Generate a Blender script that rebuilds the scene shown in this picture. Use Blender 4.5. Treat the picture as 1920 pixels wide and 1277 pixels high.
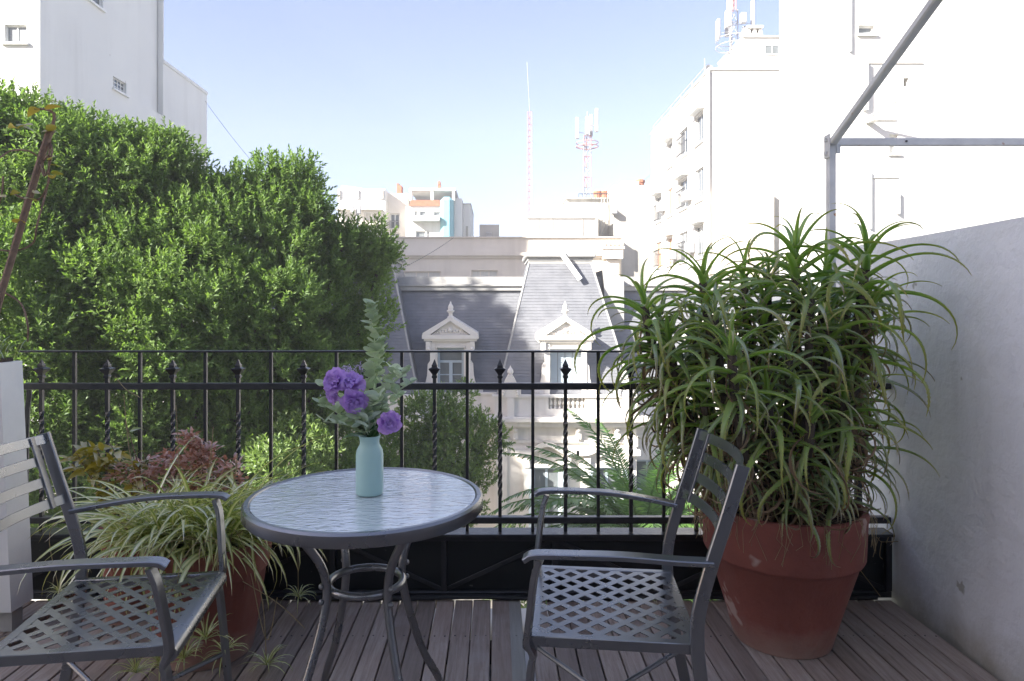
import bpy, math, random
import numpy as np
from mathutils import Vector, Matrix
random.seed(7)
rng = np.random.default_rng(11)
R = math.radians
scene = bpy.context.scene
for o in list(bpy.data.objects):
    bpy.data.objects.remove(o, do_unlink=True)
col = scene.collection

# ------------------------------------------------------------ camera, sky, sun
FPX, VX, VY, CH = 1254.0, 930.0, 575.0, 1.28      # focal length in photo pixels, vanishing point, eye height
cam = bpy.data.cameras.new('camera')
cam.sensor_width = 36.0
cam.lens = 36.0 * FPX / 1920.0
cam.shift_x = (960 - VX) / 1920.0
cam.shift_y = -(638.5 - VY) / 1920.0
cam.clip_end = 6000
cam.clip_start = 0.05
camo = bpy.data.objects.new('camera', cam)
camo.location = (0, 0, CH)
camo.rotation_euler = (R(90), 0, 0)
col.objects.link(camo)
scene.camera = camo

SUN_DIR = Vector((-0.68, -0.45, 0.48)).normalized()     # from the scene towards the sun
sun_el = math.asin(SUN_DIR.z)
sun_az = math.atan2(SUN_DIR.x, SUN_DIR.y)
world = bpy.data.worlds.new('World')
scene.world = world
world.use_nodes = True
wn = world.node_tree
bg = wn.nodes['Background']
sky = wn.nodes.new('ShaderNodeTexSky')
sky.sky_type = 'NISHITA'
sky.sun_disc = False
sky.sun_elevation = sun_el
sky.sun_rotation = sun_az
sky.altitude = 30
sky.air_density = 1.0
sky.dust_density = 1.2
sky.ozone_density = 1.0
# thin bright haze veil over the whole dome: the clear sky at a quarter plus an even pale blue
vm = wn.nodes.new('ShaderNodeVectorMath'); vm.operation = 'MULTIPLY_ADD'
wn.links.new(sky.outputs[0], vm.inputs[0])
vm.inputs[1].default_value = (0.32, 0.285, 0.30)
vm.inputs[2].default_value = (0.18, 0.20, 0.32)
wn.links.new(vm.outputs[0], bg.inputs[0])
bg.inputs[1].default_value = 0.080
sl = bpy.data.lights.new('sun', 'SUN')
sl.energy = 2.1
sl.angle = R(0.53)
sl.color = (1.0, 0.95, 0.87)
so = bpy.data.objects.new('sun', sl)
so.rotation_euler = SUN_DIR.to_track_quat('Z', 'Y').to_euler()
col.objects.link(so)
vs = scene.view_settings
vs.view_transform = 'Standard'
vs.look = 'None'
vs.gamma = 1.0
vs.use_curve_mapping = False
vs.exposure = 3.2

# ------------------------------------------------------------ helpers
def X(px, Y): return (px - VX) / FPX * Y
def Z(py, Y): return CH - (py - VY) / FPX * Y

WL = {}
def wl(o):
    return WL.get(o.name, Vector((0, 0, 0)))

def tag(o, label=None, cat=None, group=None, kind=None):
    if label: o['label'] = label
    if cat: o['category'] = cat
    if group: o['group'] = group
    if kind: o['kind'] = kind
    return o

def thing(name, label, cat, loc=(0, 0, 0), group=None, kind=None):
    o = bpy.data.objects.new(name, None)
    o.empty_display_size = 0.1
    col.objects.link(o)
    o.location = loc
    WL[o.name] = Vector(loc)
    tag(o, label, cat, group, kind)
    return o

def link(name, me, mats, parent=None, loc=None, rot=None):
    o = bpy.data.objects.new(name, me)
    if mats is not None and len(me.materials) == 0:
        for m in (mats if isinstance(mats, (list, tuple)) else [mats]):
            me.materials.append(m)
    col.objects.link(o)
    if parent is not None:
        o.parent = parent
        WL[o.name] = wl(parent).copy()
    if loc is not None: o.location = loc
    if rot is not None: o.rotation_euler = rot
    return o

class MB:
    def __init__(s):
        s.v = []; s.f = []; s.mi = []; s.m = 0
        s.M = Matrix.Identity(4)
    def add(s, vs_, fs_):
        b = len(s.v)
        M = s.M
        s.v.extend([tuple(M @ Vector(p)) for p in vs_])
        s.f.extend([tuple(i + b for i in f) for f in fs_])
        s.mi.extend([s.m] * len(fs_))
        return s
    def box(s, x0, x1, y0, y1, z0, z1, bev=0.0):
        if x0 > x1: x0, x1 = x1, x0
        if y0 > y1: y0, y1 = y1, y0
        if z0 > z1: z0, z1 = z1, z0
        if bev <= 0:
            v = [(x0,y0,z0),(x1,y0,z0),(x1,y1,z0),(x0,y1,z0),(x0,y0,z1),(x1,y0,z1),(x1,y1,z1),(x0,y1,z1)]
            f = [(0,3,2,1),(4,5,6,7),(0,1,5,4),(1,2,6,5),(2,3,7,6),(3,0,4,7)]
            return s.add(v, f)
        b = bev
        v = []; f = []
        ring = [(x0+b,y0),(x1-b,y0),(x1,y0+b),(x1,y1-b),(x1-b,y1),(x0+b,y1),(x0,y1-b),(x0,y0+b)]
        rin = [(x0+b,y0+b),(x1-b,y0+b),(x1-b,y0+b),(x1-b,y1-b),(x1-b,y1-b),(x0+b,y1-b),(x0+b,y1-b),(x0+b,y0+b)]
        for z, rr in ((z0, rin), (z0+b, ring), (z1-b, ring), (z1, rin)):
            v += [(p[0], p[1], z) for p in rr]
        for k in range(3):
            for i in range(8):
                j = (i+1) % 8
                f.append((k*8+i, k*8+j, (k+1)*8+j, (k+1)*8+i))
        f.append(tuple(range(7, -1, -1))); f.append(tuple(range(24, 32)))
        return s.add(v, f)
    def prism(s, pts, y0, y1):
        """polygon in x,z (counter-clockwise seen from -y) extruded along y"""
        n = len(pts)
        v = [(p[0], y0, p[1]) for p in pts] + [(p[0], y1, p[1]) for p in pts]
        f = [tuple(range(n)), tuple(range(2*n-1, n-1, -1))]
        for i in range(n):
            j = (i+1) % n
            f.append((j, i, n+i, n+j))
        return s.add(v, f)
    def lathe(s, prof, c=(0,0,0), n=24, cap=True, wob=None):
        """prof: list of (r, z)"""
        v = []; f = []
        for k, (r, z) in enumerate(prof):
            for i in range(n):
                a = 2*math.pi*i/n
                rr = r if wob is None else r * wob(a, z)
                v.append((c[0]+rr*math.cos(a), c[1]+rr*math.sin(a), c[2]+z))
        m = len(prof)
        for k in range(m-1):
            for i in range(n):
                j = (i+1) % n
                f.append((k*n+i, k*n+j, (k+1)*n+j, (k+1)*n+i))
        if cap:
            f.append(tuple(range(n-1, -1, -1)))
            f.append(tuple(range((m-1)*n, m*n)))
        return s.add(v, f)
    def tube(s, pts, r, n=8, cap=True, sx=1.0, flat=None):
        """round tube along points; r number or list; flat=(w, t, side vector) makes a flat bar"""
        P = [Vector(p) for p in pts]
        m = len(P)
        rs = r if isinstance(r, (list, tuple)) else [r]*m
        v = []; f = []
        up = None
        for k in range(m):
            if k == 0: t = P[1]-P[0]
            elif k == m-1: t = P[-1]-P[-2]
            else: t = (P[k+1]-P[k]).normalized() + (P[k]-P[k-1]).normalized()
            t.normalize()
            if flat is not None:
                sv = Vector(flat[2]); sv = (sv - t*sv.dot(t)).normalized()
                nv = t.cross(sv).normalized()
                w, th = flat[0]/2, flat[1]/2
                c = min(w, th)*0.35
                prof = [(-w+c,-th),(w-c,-th),(w,-th+c),(w,th-c),(w-c,th),(-w+c,th),(-w,th-c),(-w,-th+c)]
                for a, b in prof:
                    v.append(tuple(P[k] + sv*a + nv*b))
                nn = 8
            else:
                if up is None:
                    up = Vector((0,0,1)) if abs(t.z) < 0.9 else Vector((1,0,0))
                a1 = (up - t*up.dot(t))
                if a1.length < 1e-5: a1 = t.orthogonal()
                a1.normalize(); a2 = t.cross(a1)
                up = a1
                for i in range(n):
                    a = 2*math.pi*i/n
                    v.append(tuple(P[k] + (a1*math.cos(a) + a2*math.sin(a))*rs[k]))
                nn = n
        for k in range(m-1):
            for i in range(nn):
                j = (i+1) % nn
                f.append((k*nn+i, k*nn+j, (k+1)*nn+j, (k+1)*nn+i))
        if cap:
            f.append(tuple(range(nn-1, -1, -1))); f.append(tuple(range((m-1)*nn, m*nn)))
        return s.add(v, f)
    def sphere(s, c, r, n=10, m=6, sc=(1,1,1)):
        v = []; f = []
        for k in range(1, m):
            th = math.pi*k/m
            for i in range(n):
                a = 2*math.pi*i/n
                v.append((c[0]+r*sc[0]*math.sin(th)*math.cos(a), c[1]+r*sc[1]*math.sin(th)*math.sin(a), c[2]+r*sc[2]*math.cos(th)))
        top = len(v); v.append((c[0],c[1],c[2]+r*sc[2])); v.append((c[0],c[1],c[2]-r*sc[2]))
        for k in range(m-2):
            for i in range(n):
                j = (i+1) % n
                f.append((k*n+j, k*n+i, (k+1)*n+i, (k+1)*n+j))
        for i in range(n):
            j = (i+1) % n
            f.append((top, i, j)); f.append((top+1, (m-2)*n+j, (m-2)*n+i))
        return s.add(v, f)
    def quad(s, a, b, c, d):
        return s.add([a, b, c, d], [(0,1,2,3)])
    def mesh(s, name, off=Vector((0,0,0)), smooth=False):
        me = bpy.data.meshes.new(name)
        ox, oy, oz = off
        me.from_pydata([(a-ox, b-oy, c-oz) for a, b, c in s.v], [], s.f)
        if smooth:
            me.polygons.foreach_set('use_smooth', [True]*len(s.f))
        if any(s.mi):
            me.polygons.foreach_set('material_index', s.mi)
        me.update()
        if smooth:
            try: me.set_sharp_from_angle(angle=R(42))
            except Exception: pass
        return me
    def build(s, name, mats, parent=None, smooth=False, label=None, kind=None):
        me = s.mesh(name, wl(parent) if parent is not None else Vector((0,0,0)), smooth)
        o = link(name, me, mats, parent)
        if label: o['label'] = label
        if kind: o['kind'] = kind
        return o

def arc(p0, p1, p2, n=8):
    a, b, c = Vector(p0), Vector(p1), Vector(p2)
    return [a*(1-t)**2 + b*2*t*(1-t) + c*t*t for t in [i/n for i in range(n+1)]]

def spline(pts, n=6):
    P = [Vector(p) for p in pts]
    P = [P[0]*2-P[1]] + P + [P[-1]*2-P[-2]]
    out = []
    for i in range(1, len(P)-2):
        for k in range(n):
            t = k/n
            a, b, c, d = P[i-1], P[i], P[i+1], P[i+2]
            out.append(0.5*((2*b)+(-a+c)*t+(2*a-5*b+4*c-d)*t*t+(-a+3*b-3*c+d)*t**3))
    out.append(P[-2])
    return out

# ------------------------------------------------------------ materials
def newmat(name):
    m = bpy.data.materials.new(name); m.use_nodes = True
    nt = m.node_tree
    for n in list(nt.nodes): nt.nodes.remove(n)
    out = nt.nodes.new('ShaderNodeOutputMaterial')
    return m, nt, out

def ramp(nt, fac, stops):
    r = nt.nodes.new('ShaderNodeValToRGB')
    els = r.color_ramp.elements
    while len(els) < len(stops): els.new(0.5)
    for e, (p, c) in zip(els, stops):
        e.position = p; e.color = (*c, 1) if len(c) == 3 else c
    if fac is not None: nt.links.new(fac, r.inputs[0])
    return r.outputs[0]

def noise(nt, vec, scale, detail=4, rough=0.55, stretch=None, dist=0.0):
    n = nt.nodes.new('ShaderNodeTexNoise')
    n.inputs['Scale'].default_value = scale
    n.inputs['Detail'].default_value = detail
    n.inputs['Roughness'].default_value = rough
    n.inputs['Distortion'].default_value = dist
    if stretch is not None:
        mp = nt.nodes.new('ShaderNodeMapping')
        mp.inputs['Scale'].default_value = stretch
        nt.links.new(vec, mp.inputs[0]); vec = mp.outputs[0]
    nt.links.new(vec, n.inputs['Vector'])
    return n.outputs['Fac']

def mixc(nt, fac, a, b, mode='MIX'):
    m = nt.nodes.new('ShaderNodeMix'); m.data_type = 'RGBA'; m.blend_type = mode
    def put(sock, val):
        if isinstance(val, (tuple, list)): sock.default_value = (*val, 1) if len(val) == 3 else val
        elif isinstance(val, (int, float)): sock.default_value = val
        else: nt.links.new(val, sock)
    put(m.inputs[0], fac); put(m.inputs[6], a); put(m.inputs[7], b)
    return m.outputs[2]

def bump(nt, height, strength, distance=0.01):
    b = nt.nodes.new('ShaderNodeBump')
    b.inputs['Strength'].default_value = strength
    b.inputs['Distance'].default_value = distance
    nt.links.new(height, b.inputs['Height'])
    return b.outputs[0]

def surf(name, c1, c2=None, rough=0.6, scale=6, metal=0.0, bumps=None, stretch=None, streak=None, spec=0.5,
         contrast=(0.35, 0.7), objrand=0.0, spots=None, coat=0.0, foot=None):
    """general noisy surface; c1/c2 blended with noise; streak=(colour, amount, scale) vertical run marks; spots=(colour, threshold, scale)"""
    m, nt, out = newmat(name)
    b = nt.nodes.new('ShaderNodeBsdfPrincipled')
    nt.links.new(b.outputs[0], out.inputs[0])
    b.inputs['Metallic'].default_value = metal
    b.inputs['Specular IOR Level'].default_value = spec
    b.inputs['Coat Weight'].default_value = coat
    b.inputs['Coat Roughness'].default_value = 0.24
    g = nt.nodes.new('ShaderNodeNewGeometry')
    pos = g.outputs['Position']
    if objrand:
        oi = nt.nodes.new('ShaderNodeObjectInfo')
        ad = nt.nodes.new('ShaderNodeVectorMath'); ad.operation = 'MULTIPLY_ADD'
        ad.inputs[1].default_value = (37, 91, 53)
        cb = nt.nodes.new('ShaderNodeCombineXYZ')
        for i in range(3): nt.links.new(oi.outputs['Random'], cb.inputs[i])
        nt.links.new(cb.outputs[0], ad.inputs[0]); nt.links.new(pos, ad.inputs[2])
        pos = ad.outputs[0]
    c2 = c2 or tuple(x*0.8 for x in c1)
    f = noise(nt, pos, scale, 6, 0.6, stretch)
    c = ramp(nt, f, [(contrast[0], c2), (contrast[1], c1)])
    if streak:
        sf = noise(nt, pos, streak[2], 5, 0.6, (1, 1, 0.06))
        sf2 = noise(nt, pos, streak[2]*0.23, 3, 0.5)
        mm = nt.nodes.new('ShaderNodeMath'); mm.operation = 'MULTIPLY'
        nt.links.new(ramp(nt, sf, [(0.48, (0,0,0)), (0.72, (1,1,1))]), mm.inputs[0])
        nt.links.new(ramp(nt, sf2, [(0.40, (0,0,0)), (0.65, (streak[1],)*3)]), mm.inputs[1])
        c = mixc(nt, mm.outputs[0], c, streak[0])
    if spots:
        pf = noise(nt, pos, spots[2], 3, 0.5)
        c = mixc(nt, ramp(nt, pf, [(spots[1], (0,0,0)), (spots[1]+0.03, (1,1,1))]), c, spots[0])
    if foot:   # dirt splashed up from the floor: (colour, height in metres)
        sx = nt.nodes.new('ShaderNodeSeparateXYZ'); nt.links.new(g.outputs['Position'], sx.inputs[0])
        nf = noise(nt, pos, 7, 5, 0.65)
        ms = nt.nodes.new('ShaderNodeMath'); ms.operation = 'MULTIPLY_ADD'; ms.inputs[1].default_value = -foot[1]*1.6
        nt.links.new(nf, ms.inputs[0]); nt.links.new(sx.outputs[2], ms.inputs[2])
        mr_ = nt.nodes.new('ShaderNodeMapRange'); mr_.inputs[1].default_value = -foot[1]*.9; mr_.inputs[2].default_value = foot[1]*.35
        mr_.inputs[3].default_value = .8; mr_.inputs[4].default_value = 0.0
        nt.links.new(ms.outputs[0], mr_.inputs[0])
        c = mixc(nt, mr_.outputs[0], c, foot[0])
    if objrand:
        hsv = nt.nodes.new('ShaderNodeHueSaturation')
        mr = nt.nodes.new('ShaderNodeMapRange')
        mr.inputs[3].default_value = 1-objrand; mr.inputs[4].default_value = 1+objrand
        nt.links.new(oi.outputs['Random'], mr.inputs[0])
        nt.links.new(mr.outputs[0], hsv.inputs['Value'])
        nt.links.new(c, hsv.inputs['Color']); c = hsv.outputs[0]
    nt.links.new(c, b.inputs['Base Color'])
    rf = noise(nt, pos, scale*1.7, 4)
    rr = nt.nodes.new('ShaderNodeMapRange')
    rr.inputs[3].default_value = max(0.02, rough-0.12); rr.inputs[4].default_value = min(1, rough+0.12)
    nt.links.new(rf, rr.inputs[0]); nt.links.new(rr.outputs[0], b.inputs['Roughness'])
    if bumps:
        h = noise(nt, pos, bumps[0], 6, 0.6, bumps[2] if len(bumps) > 2 else None)
        nt.links.new(bump(nt, h, bumps[1], 0.02), b.inputs['Normal'])
    return m

def leafmat(name, c1, c2, tip=None, trans=0.35, rough=0.45, noise_scale=1.2, islands=True, tcol=None, stripe=None, gloss=0.10):
    m, nt, out = newmat(name)
    g = nt.nodes.new('ShaderNodeNewGeometry')
    if islands: rnd = g.outputs['Random Per Island']
    else:
        oi = nt.nodes.new('ShaderNodeObjectInfo'); rnd = oi.outputs['Random']
    f = noise(nt, g.outputs['Position'], noise_scale, 3)
    ad = nt.nodes.new('ShaderNodeMath'); ad.operation = 'MULTIPLY_ADD'
    nt.links.new(rnd, ad.inputs[0]); ad.inputs[1].default_value = 0.6
    mu = nt.nodes.new('ShaderNodeMath'); mu.operation = 'MULTIPLY'; mu.inputs[1].default_value = 0.6
    nt.links.new(f, mu.inputs[0]); nt.links.new(mu.outputs[0], ad.inputs[2])
    c = ramp(nt, ad.outputs[0], [(0.2, c1), (0.9, c2)])
    if stripe or tip:
        at = nt.nodes.new('ShaderNodeAttribute'); at.attribute_name = 'uvw'
        sp = nt.nodes.new('ShaderNodeSeparateXYZ'); nt.links.new(at.outputs['Vector'], sp.inputs[0])
        if stripe:
            c = mixc(nt, ramp(nt, sp.outputs[1], stripe[1]), c, stripe[0])
        if tip:
            c = mixc(nt, ramp(nt, sp.outputs[0], tip[1]), c, tip[0])
    d = nt.nodes.new('ShaderNodeBsdfDiffuse'); nt.links.new(c, d.inputs[0])
    t = nt.nodes.new('ShaderNodeBsdfTranslucent')
    tc = mixc(nt, 1.0, c, tcol or (1.5, 1.7, 0.7), 'MULTIPLY')
    nt.links.new(tc, t.inputs[0])
    mx = nt.nodes.new('ShaderNodeMixShader'); mx.inputs[0].default_value = trans
    nt.links.new(d.outputs[0], mx.inputs[1]); nt.links.new(t.outputs[0], mx.inputs[2])
    gl = nt.nodes.new('ShaderNodeBsdfGlossy'); gl.inputs['Roughness'].default_value = rough
    gl.inputs[0].default_value = (0.9, 0.95, 1, 1)
    lw = nt.nodes.new('ShaderNodeLayerWeight'); lw.inputs[0].default_value = 0.25
    mg = nt.nodes.new('ShaderNodeMath'); mg.operation = 'MULTIPLY_ADD'
    nt.links.new(lw.outputs['Fresnel'], mg.inputs[0]); mg.inputs[1].default_value = gloss*2; mg.inputs[2].default_value = gloss*0.3
    mx2 = nt.nodes.new('ShaderNodeMixShader'); nt.links.new(mg.outputs[0], mx2.inputs[0])
    nt.links.new(mx.outputs[0], mx2.inputs[1]); nt.links.new(gl.outputs[0], mx2.inputs[2])
    nt.links.new(mx2.outputs[0], out.inputs[0])
    return m

M = {}
M['white_wall'] = surf('white_wall_paint', (0.82, 0.83, 0.84), (0.74, 0.75, 0.77), 0.75, 1.3, bumps=(9, 0.7), streak=((0.34,0.34,0.33), 0.30, 7), spots=((0.42,0.41,0.38), 0.715, 11), foot=((0.36,0.33,0.25), .16))
M['white_wood'] = surf('white_painted_wood', (0.74, 0.74, 0.71), (0.62, 0.62, 0.60), 0.5, 3, bumps=(30, 0.1, (1,1,0.1)), spots=((0.45,0.30,0.16), 0.76, 14))
M['tower_white'] = surf('tower_render', (0.74, 0.74, 0.71), (0.68, 0.68, 0.66), 0.85, 0.25, bumps=(3, 0.05), streak=((0.50,0.49,0.46), 0.55, 1.2), spots=((0.50,0.48,0.45), 0.72, 1.3))
M['right_white'] = surf('white_render', (0.70, 0.69, 0.66), (0.62, 0.61, 0.58), 0.85, 0.25, bumps=(3, 0.05), streak=((0.42,0.40,0.36), 0.55, 1.0))
M['stained'] = surf('stained_render', (0.52, 0.50, 0.45), (0.36, 0.34, 0.30), 0.9, 0.5, bumps=(5, 0.2), streak=((0.20,0.185,0.16), 0.7, 1.6))
M['cream'] = surf('cream_render', (0.72, 0.665, 0.59), (0.64, 0.585, 0.51), 0.85, 0.5, bumps=(5, 0.1), streak=((0.42,0.38,0.33), 0.6, 1.8))
M['mansion'] = surf('mansion_stucco', (0.78, 0.75, 0.70), (0.70, 0.665, 0.61), 0.8, 1.0, bumps=(9, 0.12), streak=((0.42,0.39,0.35), 0.45, 3.5))
M['stone_grey'] = surf('roof_stone', (0.42, 0.41, 0.39), (0.31, 0.31, 0.30), 0.8, 2.0, bumps=(10, 0.2))
M['slate'] = surf('slate', (0.20, 0.205, 0.22), (0.14, 0.145, 0.16), 0.55, 2.5, bumps=(25, 0.15), contrast=(0.3,0.75))
M['shutter'] = surf('blue_shutter_paint', (0.46, 0.53, 0.58), (0.40, 0.47, 0.52), 0.55, 2)
M['pane'] = surf('window_pane', (0.10, 0.12, 0.14), (0.05, 0.06, 0.07), 0.12, 1.5, spec=0.9)
M['grey_pane'] = surf('blind_pane', (0.20, 0.22, 0.23), (0.14, 0.155, 0.16), 0.3, 1.5)
M['curtain'] = surf('curtain', (0.62, 0.62, 0.58), (0.5, 0.5, 0.47), 0.9, 7, stretch=(6,1,0.3))
M['orange_blind'] = surf('orange_blind', (0.55, 0.30, 0.16), (0.46, 0.24, 0.13), 0.8, 3)
M['brick_red'] = surf('red_clay', (0.42, 0.16, 0.09), (0.33, 0.12, 0.07), 0.85, 3)
M['teal'] = surf('teal_paint', (0.20, 0.44, 0.48), (0.18, 0.40, 0.44), 0.7, 2)
M['white_frame'] = surf('white_frame', (0.78, 0.78, 0.76), (0.72, 0.72, 0.70), 0.5, 3)
M['mast_white'] = surf('mast_white', (0.42, 0.42, 0.43), (0.30, 0.30, 0.31), 0.5, 2)
M['mast_red'] = surf('mast_red', (0.48, 0.25, 0.22), (0.42, 0.21, 0.19), 0.6, 2)
M['cable'] = surf('cable', (0.08, 0.08, 0.085), (0.05, 0.05, 0.055), 0.7, 3)
M['black_iron'] = surf('black_iron', (0.030, 0.031, 0.032), (0.018, 0.019, 0.020), 0.34, 14, metal=0.0, bumps=(60, 0.12), spots=((0.10,0.085,0.07), 0.74, 40), coat=0.2)
M['dark_panel'] = surf('dark_sheet', (0.012, 0.015, 0.014), (0.006, 0.008, 0.008), 0.45, 5, bumps=(25, 0.08), spots=((0.09,0.09,0.08), 0.72, 30))
M['chair'] = surf('chair_metal', (0.275, 0.283, 0.295), (0.245, 0.253, 0.265), 0.29, 5, metal=0.88)
M['frame_white'] = surf('awning_frame_paint', (0.66, 0.66, 0.64), (0.52, 0.52, 0.51), 0.45, 8, bumps=(50, 0.1), spots=((0.34,0.17,0.08), 0.70, 17))
M['terracotta'] = surf('terracotta', (0.275, 0.088, 0.062), (0.20, 0.062, 0.046), 0.8, 3.0, bumps=(28, 0.22), streak=((0.36,0.20,0.16), 0.45, 5), foot=((0.36,0.26,0.21), .10), spots=((0.44,0.31,0.26), 0.66, 6))
M['soil'] = surf('soil', (0.09, 0.065, 0.045), (0.035, 0.026, 0.02), 0.95, 40, bumps=(70, 0.9))
M['vase'] = surf('vase_glaze', (0.42, 0.62, 0.57), (0.39, 0.59, 0.545), 0.42, 12, bumps=(90, 0.04))
M['bark'] = surf('bark', (0.13, 0.10, 0.075), (0.055, 0.043, 0.034), 0.9, 9, bumps=(25, 0.9, (1,1,0.3)))
M['twig'] = surf('twig', (0.24, 0.16, 0.11), (0.15, 0.10, 0.07), 0.8, 20, bumps=(60, 0.4))
M['dry'] = leafmat('dry_leaf', (0.17, 0.115, 0.07), (0.38, 0.28, 0.18), trans=0.15, noise_scale=6, tcol=(1.1,1,0.8), gloss=0.02)
M['straw'] = leafmat('straw', (0.26, 0.20, 0.11), (0.42, 0.35, 0.20), trans=0.2, noise_scale=6, tcol=(1.1,1,0.8), gloss=0.03)
M['asphalt'] = surf('asphalt', (0.055, 0.055, 0.055), (0.04, 0.04, 0.04), 0.9, 2, bumps=(30, 0.3))
M['earth'] = surf('garden_earth', (0.10, 0.12, 0.06), (0.06, 0.07, 0.035), 0.95, 0.8, bumps=(6, 0.5))
M['roof_flat'] = surf('flat_roof', (0.33, 0.31, 0.29), (0.25, 0.24, 0.22), 0.9, 0.8)
M['rubber'] = surf('rubber_hose', (0.018, 0.020, 0.022), (0.012, 0.013, 0.014), 0.4, 10)

M['tree_leaf'] = leafmat('tree_leaf', (0.085, 0.15, 0.045), (0.19, 0.27, 0.085), trans=0.42, noise_scale=0.9, gloss=0.035)
M['tree_leaf_far'] = leafmat('small_tree_leaf', (0.10, 0.165, 0.05), (0.22, 0.30, 0.09), trans=0.34, noise_scale=0.9, gloss=0.08)
M['palm_leaf'] = leafmat('palm_leaf', (0.07, 0.145, 0.04), (0.13, 0.23, 0.06), trans=0.34, noise_scale=1.5, gloss=0.05, tcol=(1.2,1.5,0.8))
M['aloe'] = leafmat('aloe_leaf', (0.24, 0.35, 0.10), (0.41, 0.49, 0.16), trans=0.5, islands=False, noise_scale=2.0, rough=0.42,
                    tip=((0.46, 0.36, 0.13), [(0.45, (0,0,0)), (1.0, (0.85,0.85,0.85))]), gloss=0.05, tcol=(1.6,1.9,0.5),
                    stripe=((0.46,0.50,0.20), [(0.0, (0.9,)*3), (0.14, (0,0,0)), (0.86, (0,0,0)), (1.0, (0.9,)*3)]))
M['aloe_many'] = leafmat('aloe_leaf_small', (0.22, 0.32, 0.09), (0.38, 0.46, 0.14), trans=0.30, islands=True, noise_scale=2.0, rough=0.42,
                    tip=((0.28, 0.15, 0.06), [(0.5, (0,0,0)), (1.0, (0.9,0.9,0.9))]), gloss=0.13)
M['spider'] = leafmat('spider_leaf', (0.27, 0.35, 0.08), (0.42, 0.46, 0.14), trans=0.30, islands=False, noise_scale=4, rough=0.4,
                    stripe=((0.76, 0.73, 0.42), [(0.22, (0,0,0)), (0.32, (1,1,1)), (0.68, (1,1,1)), (0.78, (0,0,0))]),
                    tip=((0.40,0.28,0.13), [(0.88, (0,0,0)), (1.0, (1,1,1))]), tcol=(1.2,1.3,0.7))
M['euc'] = leafmat('eucalyptus_leaf', (0.34, 0.41, 0.29), (0.58, 0.65, 0.48), trans=0.25, islands=False, noise_scale=20, tcol=(1.2,1.4,0.8), gloss=0.06,
                   stripe=((0.55,0.60,0.45), [(0.0, (0.8,)*3), (0.14, (0,0,0)), (0.86, (0,0,0)), (1.0, (0.8,)*3)]))
M['green_leaf'] = leafmat('flower_foliage', (0.04, 0.10, 0.035), (0.08, 0.16, 0.05), trans=0.25, islands=False, noise_scale=10)
M['petal'] = leafmat('purple_petal', (0.38, 0.20, 0.58), (0.66, 0.48, 0.86), trans=0.35, islands=True, noise_scale=22, tcol=(1.3,1.1,1.2), gloss=0.03,
                     tip=((0.45,0.06,0.34), [(0.0, (0.55,)*3), (0.25, (0,0,0)), (1.0, (0,0,0))]))
M['lilac'] = leafmat('lilac_bloom', (0.46, 0.38, 0.62), (0.72, 0.64, 0.82), trans=0.3, islands=True, noise_scale=60, tcol=(1.1,1,1.1), gloss=0.02)
M['red_leaf'] = leafmat('red_shrub_leaf', (0.32, 0.17, 0.12), (0.58, 0.38, 0.29), trans=0.3, noise_scale=7, tcol=(1.4,1,0.8))
M['yellow_leaf'] = leafmat('yellow_leaf', (0.20, 0.24, 0.05), (0.46, 0.36, 0.08), trans=0.4, noise_scale=7, tcol=(1.4,1.3,0.6), islands=False)
M['weed'] = leafmat('weed_leaf', (0.12, 0.17, 0.05), (0.27, 0.30, 0.11), trans=0.3, noise_scale=9)

def wood_mat():
    m, nt, out = newmat('deck_wood')
    b = nt.nodes.new('ShaderNodeBsdfPrincipled'); nt.links.new(b.outputs[0], out.inputs[0])
    g = nt.nodes.new('ShaderNodeNewGeometry'); oi = nt.nodes.new('ShaderNodeObjectInfo')
    cb = nt.nodes.new('ShaderNodeCombineXYZ')
    mu = nt.nodes.new('ShaderNodeMath'); mu.operation = 'MULTIPLY'; mu.inputs[1].default_value = 31.7
    nt.links.new(oi.outputs['Random'], mu.inputs[0]); nt.links.new(mu.outputs[0], cb.inputs[1]); nt.links.new(mu.outputs[0], cb.inputs[2])
    ad = nt.nodes.new('ShaderNodeVectorMath'); nt.links.new(g.outputs['Position'], ad.inputs[0]); nt.links.new(cb.outputs[0], ad.inputs[1])
    p = ad.outputs[0]
    grain = noise(nt, p, 9, 8, 0.7, (9, 0.55, 3), 0.6)
    c = ramp(nt, grain, [(0.28, (0.165, 0.130, 0.106)), (0.5, (0.29, 0.238, 0.200)), (0.75, (0.40, 0.35, 0.31))])
    big = noise(nt, p, 1.4, 4, 0.6)
    c = mixc(nt, ramp(nt, big, [(0.4, (0,0,0)), (0.7, (0.55,)*3)]), c, (0.26, 0.19, 0.155))
    pale = noise(nt, p, 3.2, 5, 0.7)
    c = mixc(nt, ramp(nt, pale, [(0.55, (0,0,0)), (0.8, (0.5,)*3)]), c, (0.42, 0.40, 0.385))
    hsv = nt.nodes.new('ShaderNodeHueSaturation')
    mr = nt.nodes.new('ShaderNodeMapRange'); mr.inputs[3].default_value = 0.72; mr.inputs[4].default_value = 1.28
    nt.links.new(oi.outputs['Random'], mr.inputs[0]); nt.links.new(mr.outputs[0], hsv.inputs['Value'])
    nt.links.new(c, hsv.inputs['Color']); nt.links.new(hsv.outputs[0], b.inputs['Base Color'])
    b.inputs['Roughness'].default_value = 0.52
    nt.links.new(bump(nt, grain, 0.25, 0.006), b.inputs['Normal'])
    return m
M['deck'] = wood_mat()
M['pale_plank'] = surf('pale_plank', (0.33, 0.33, 0.30), (0.24, 0.24, 0.215), 0.6, 4, bumps=(30, .3, (9, .5, 3)), stretch=(9, .6, 3))

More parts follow.
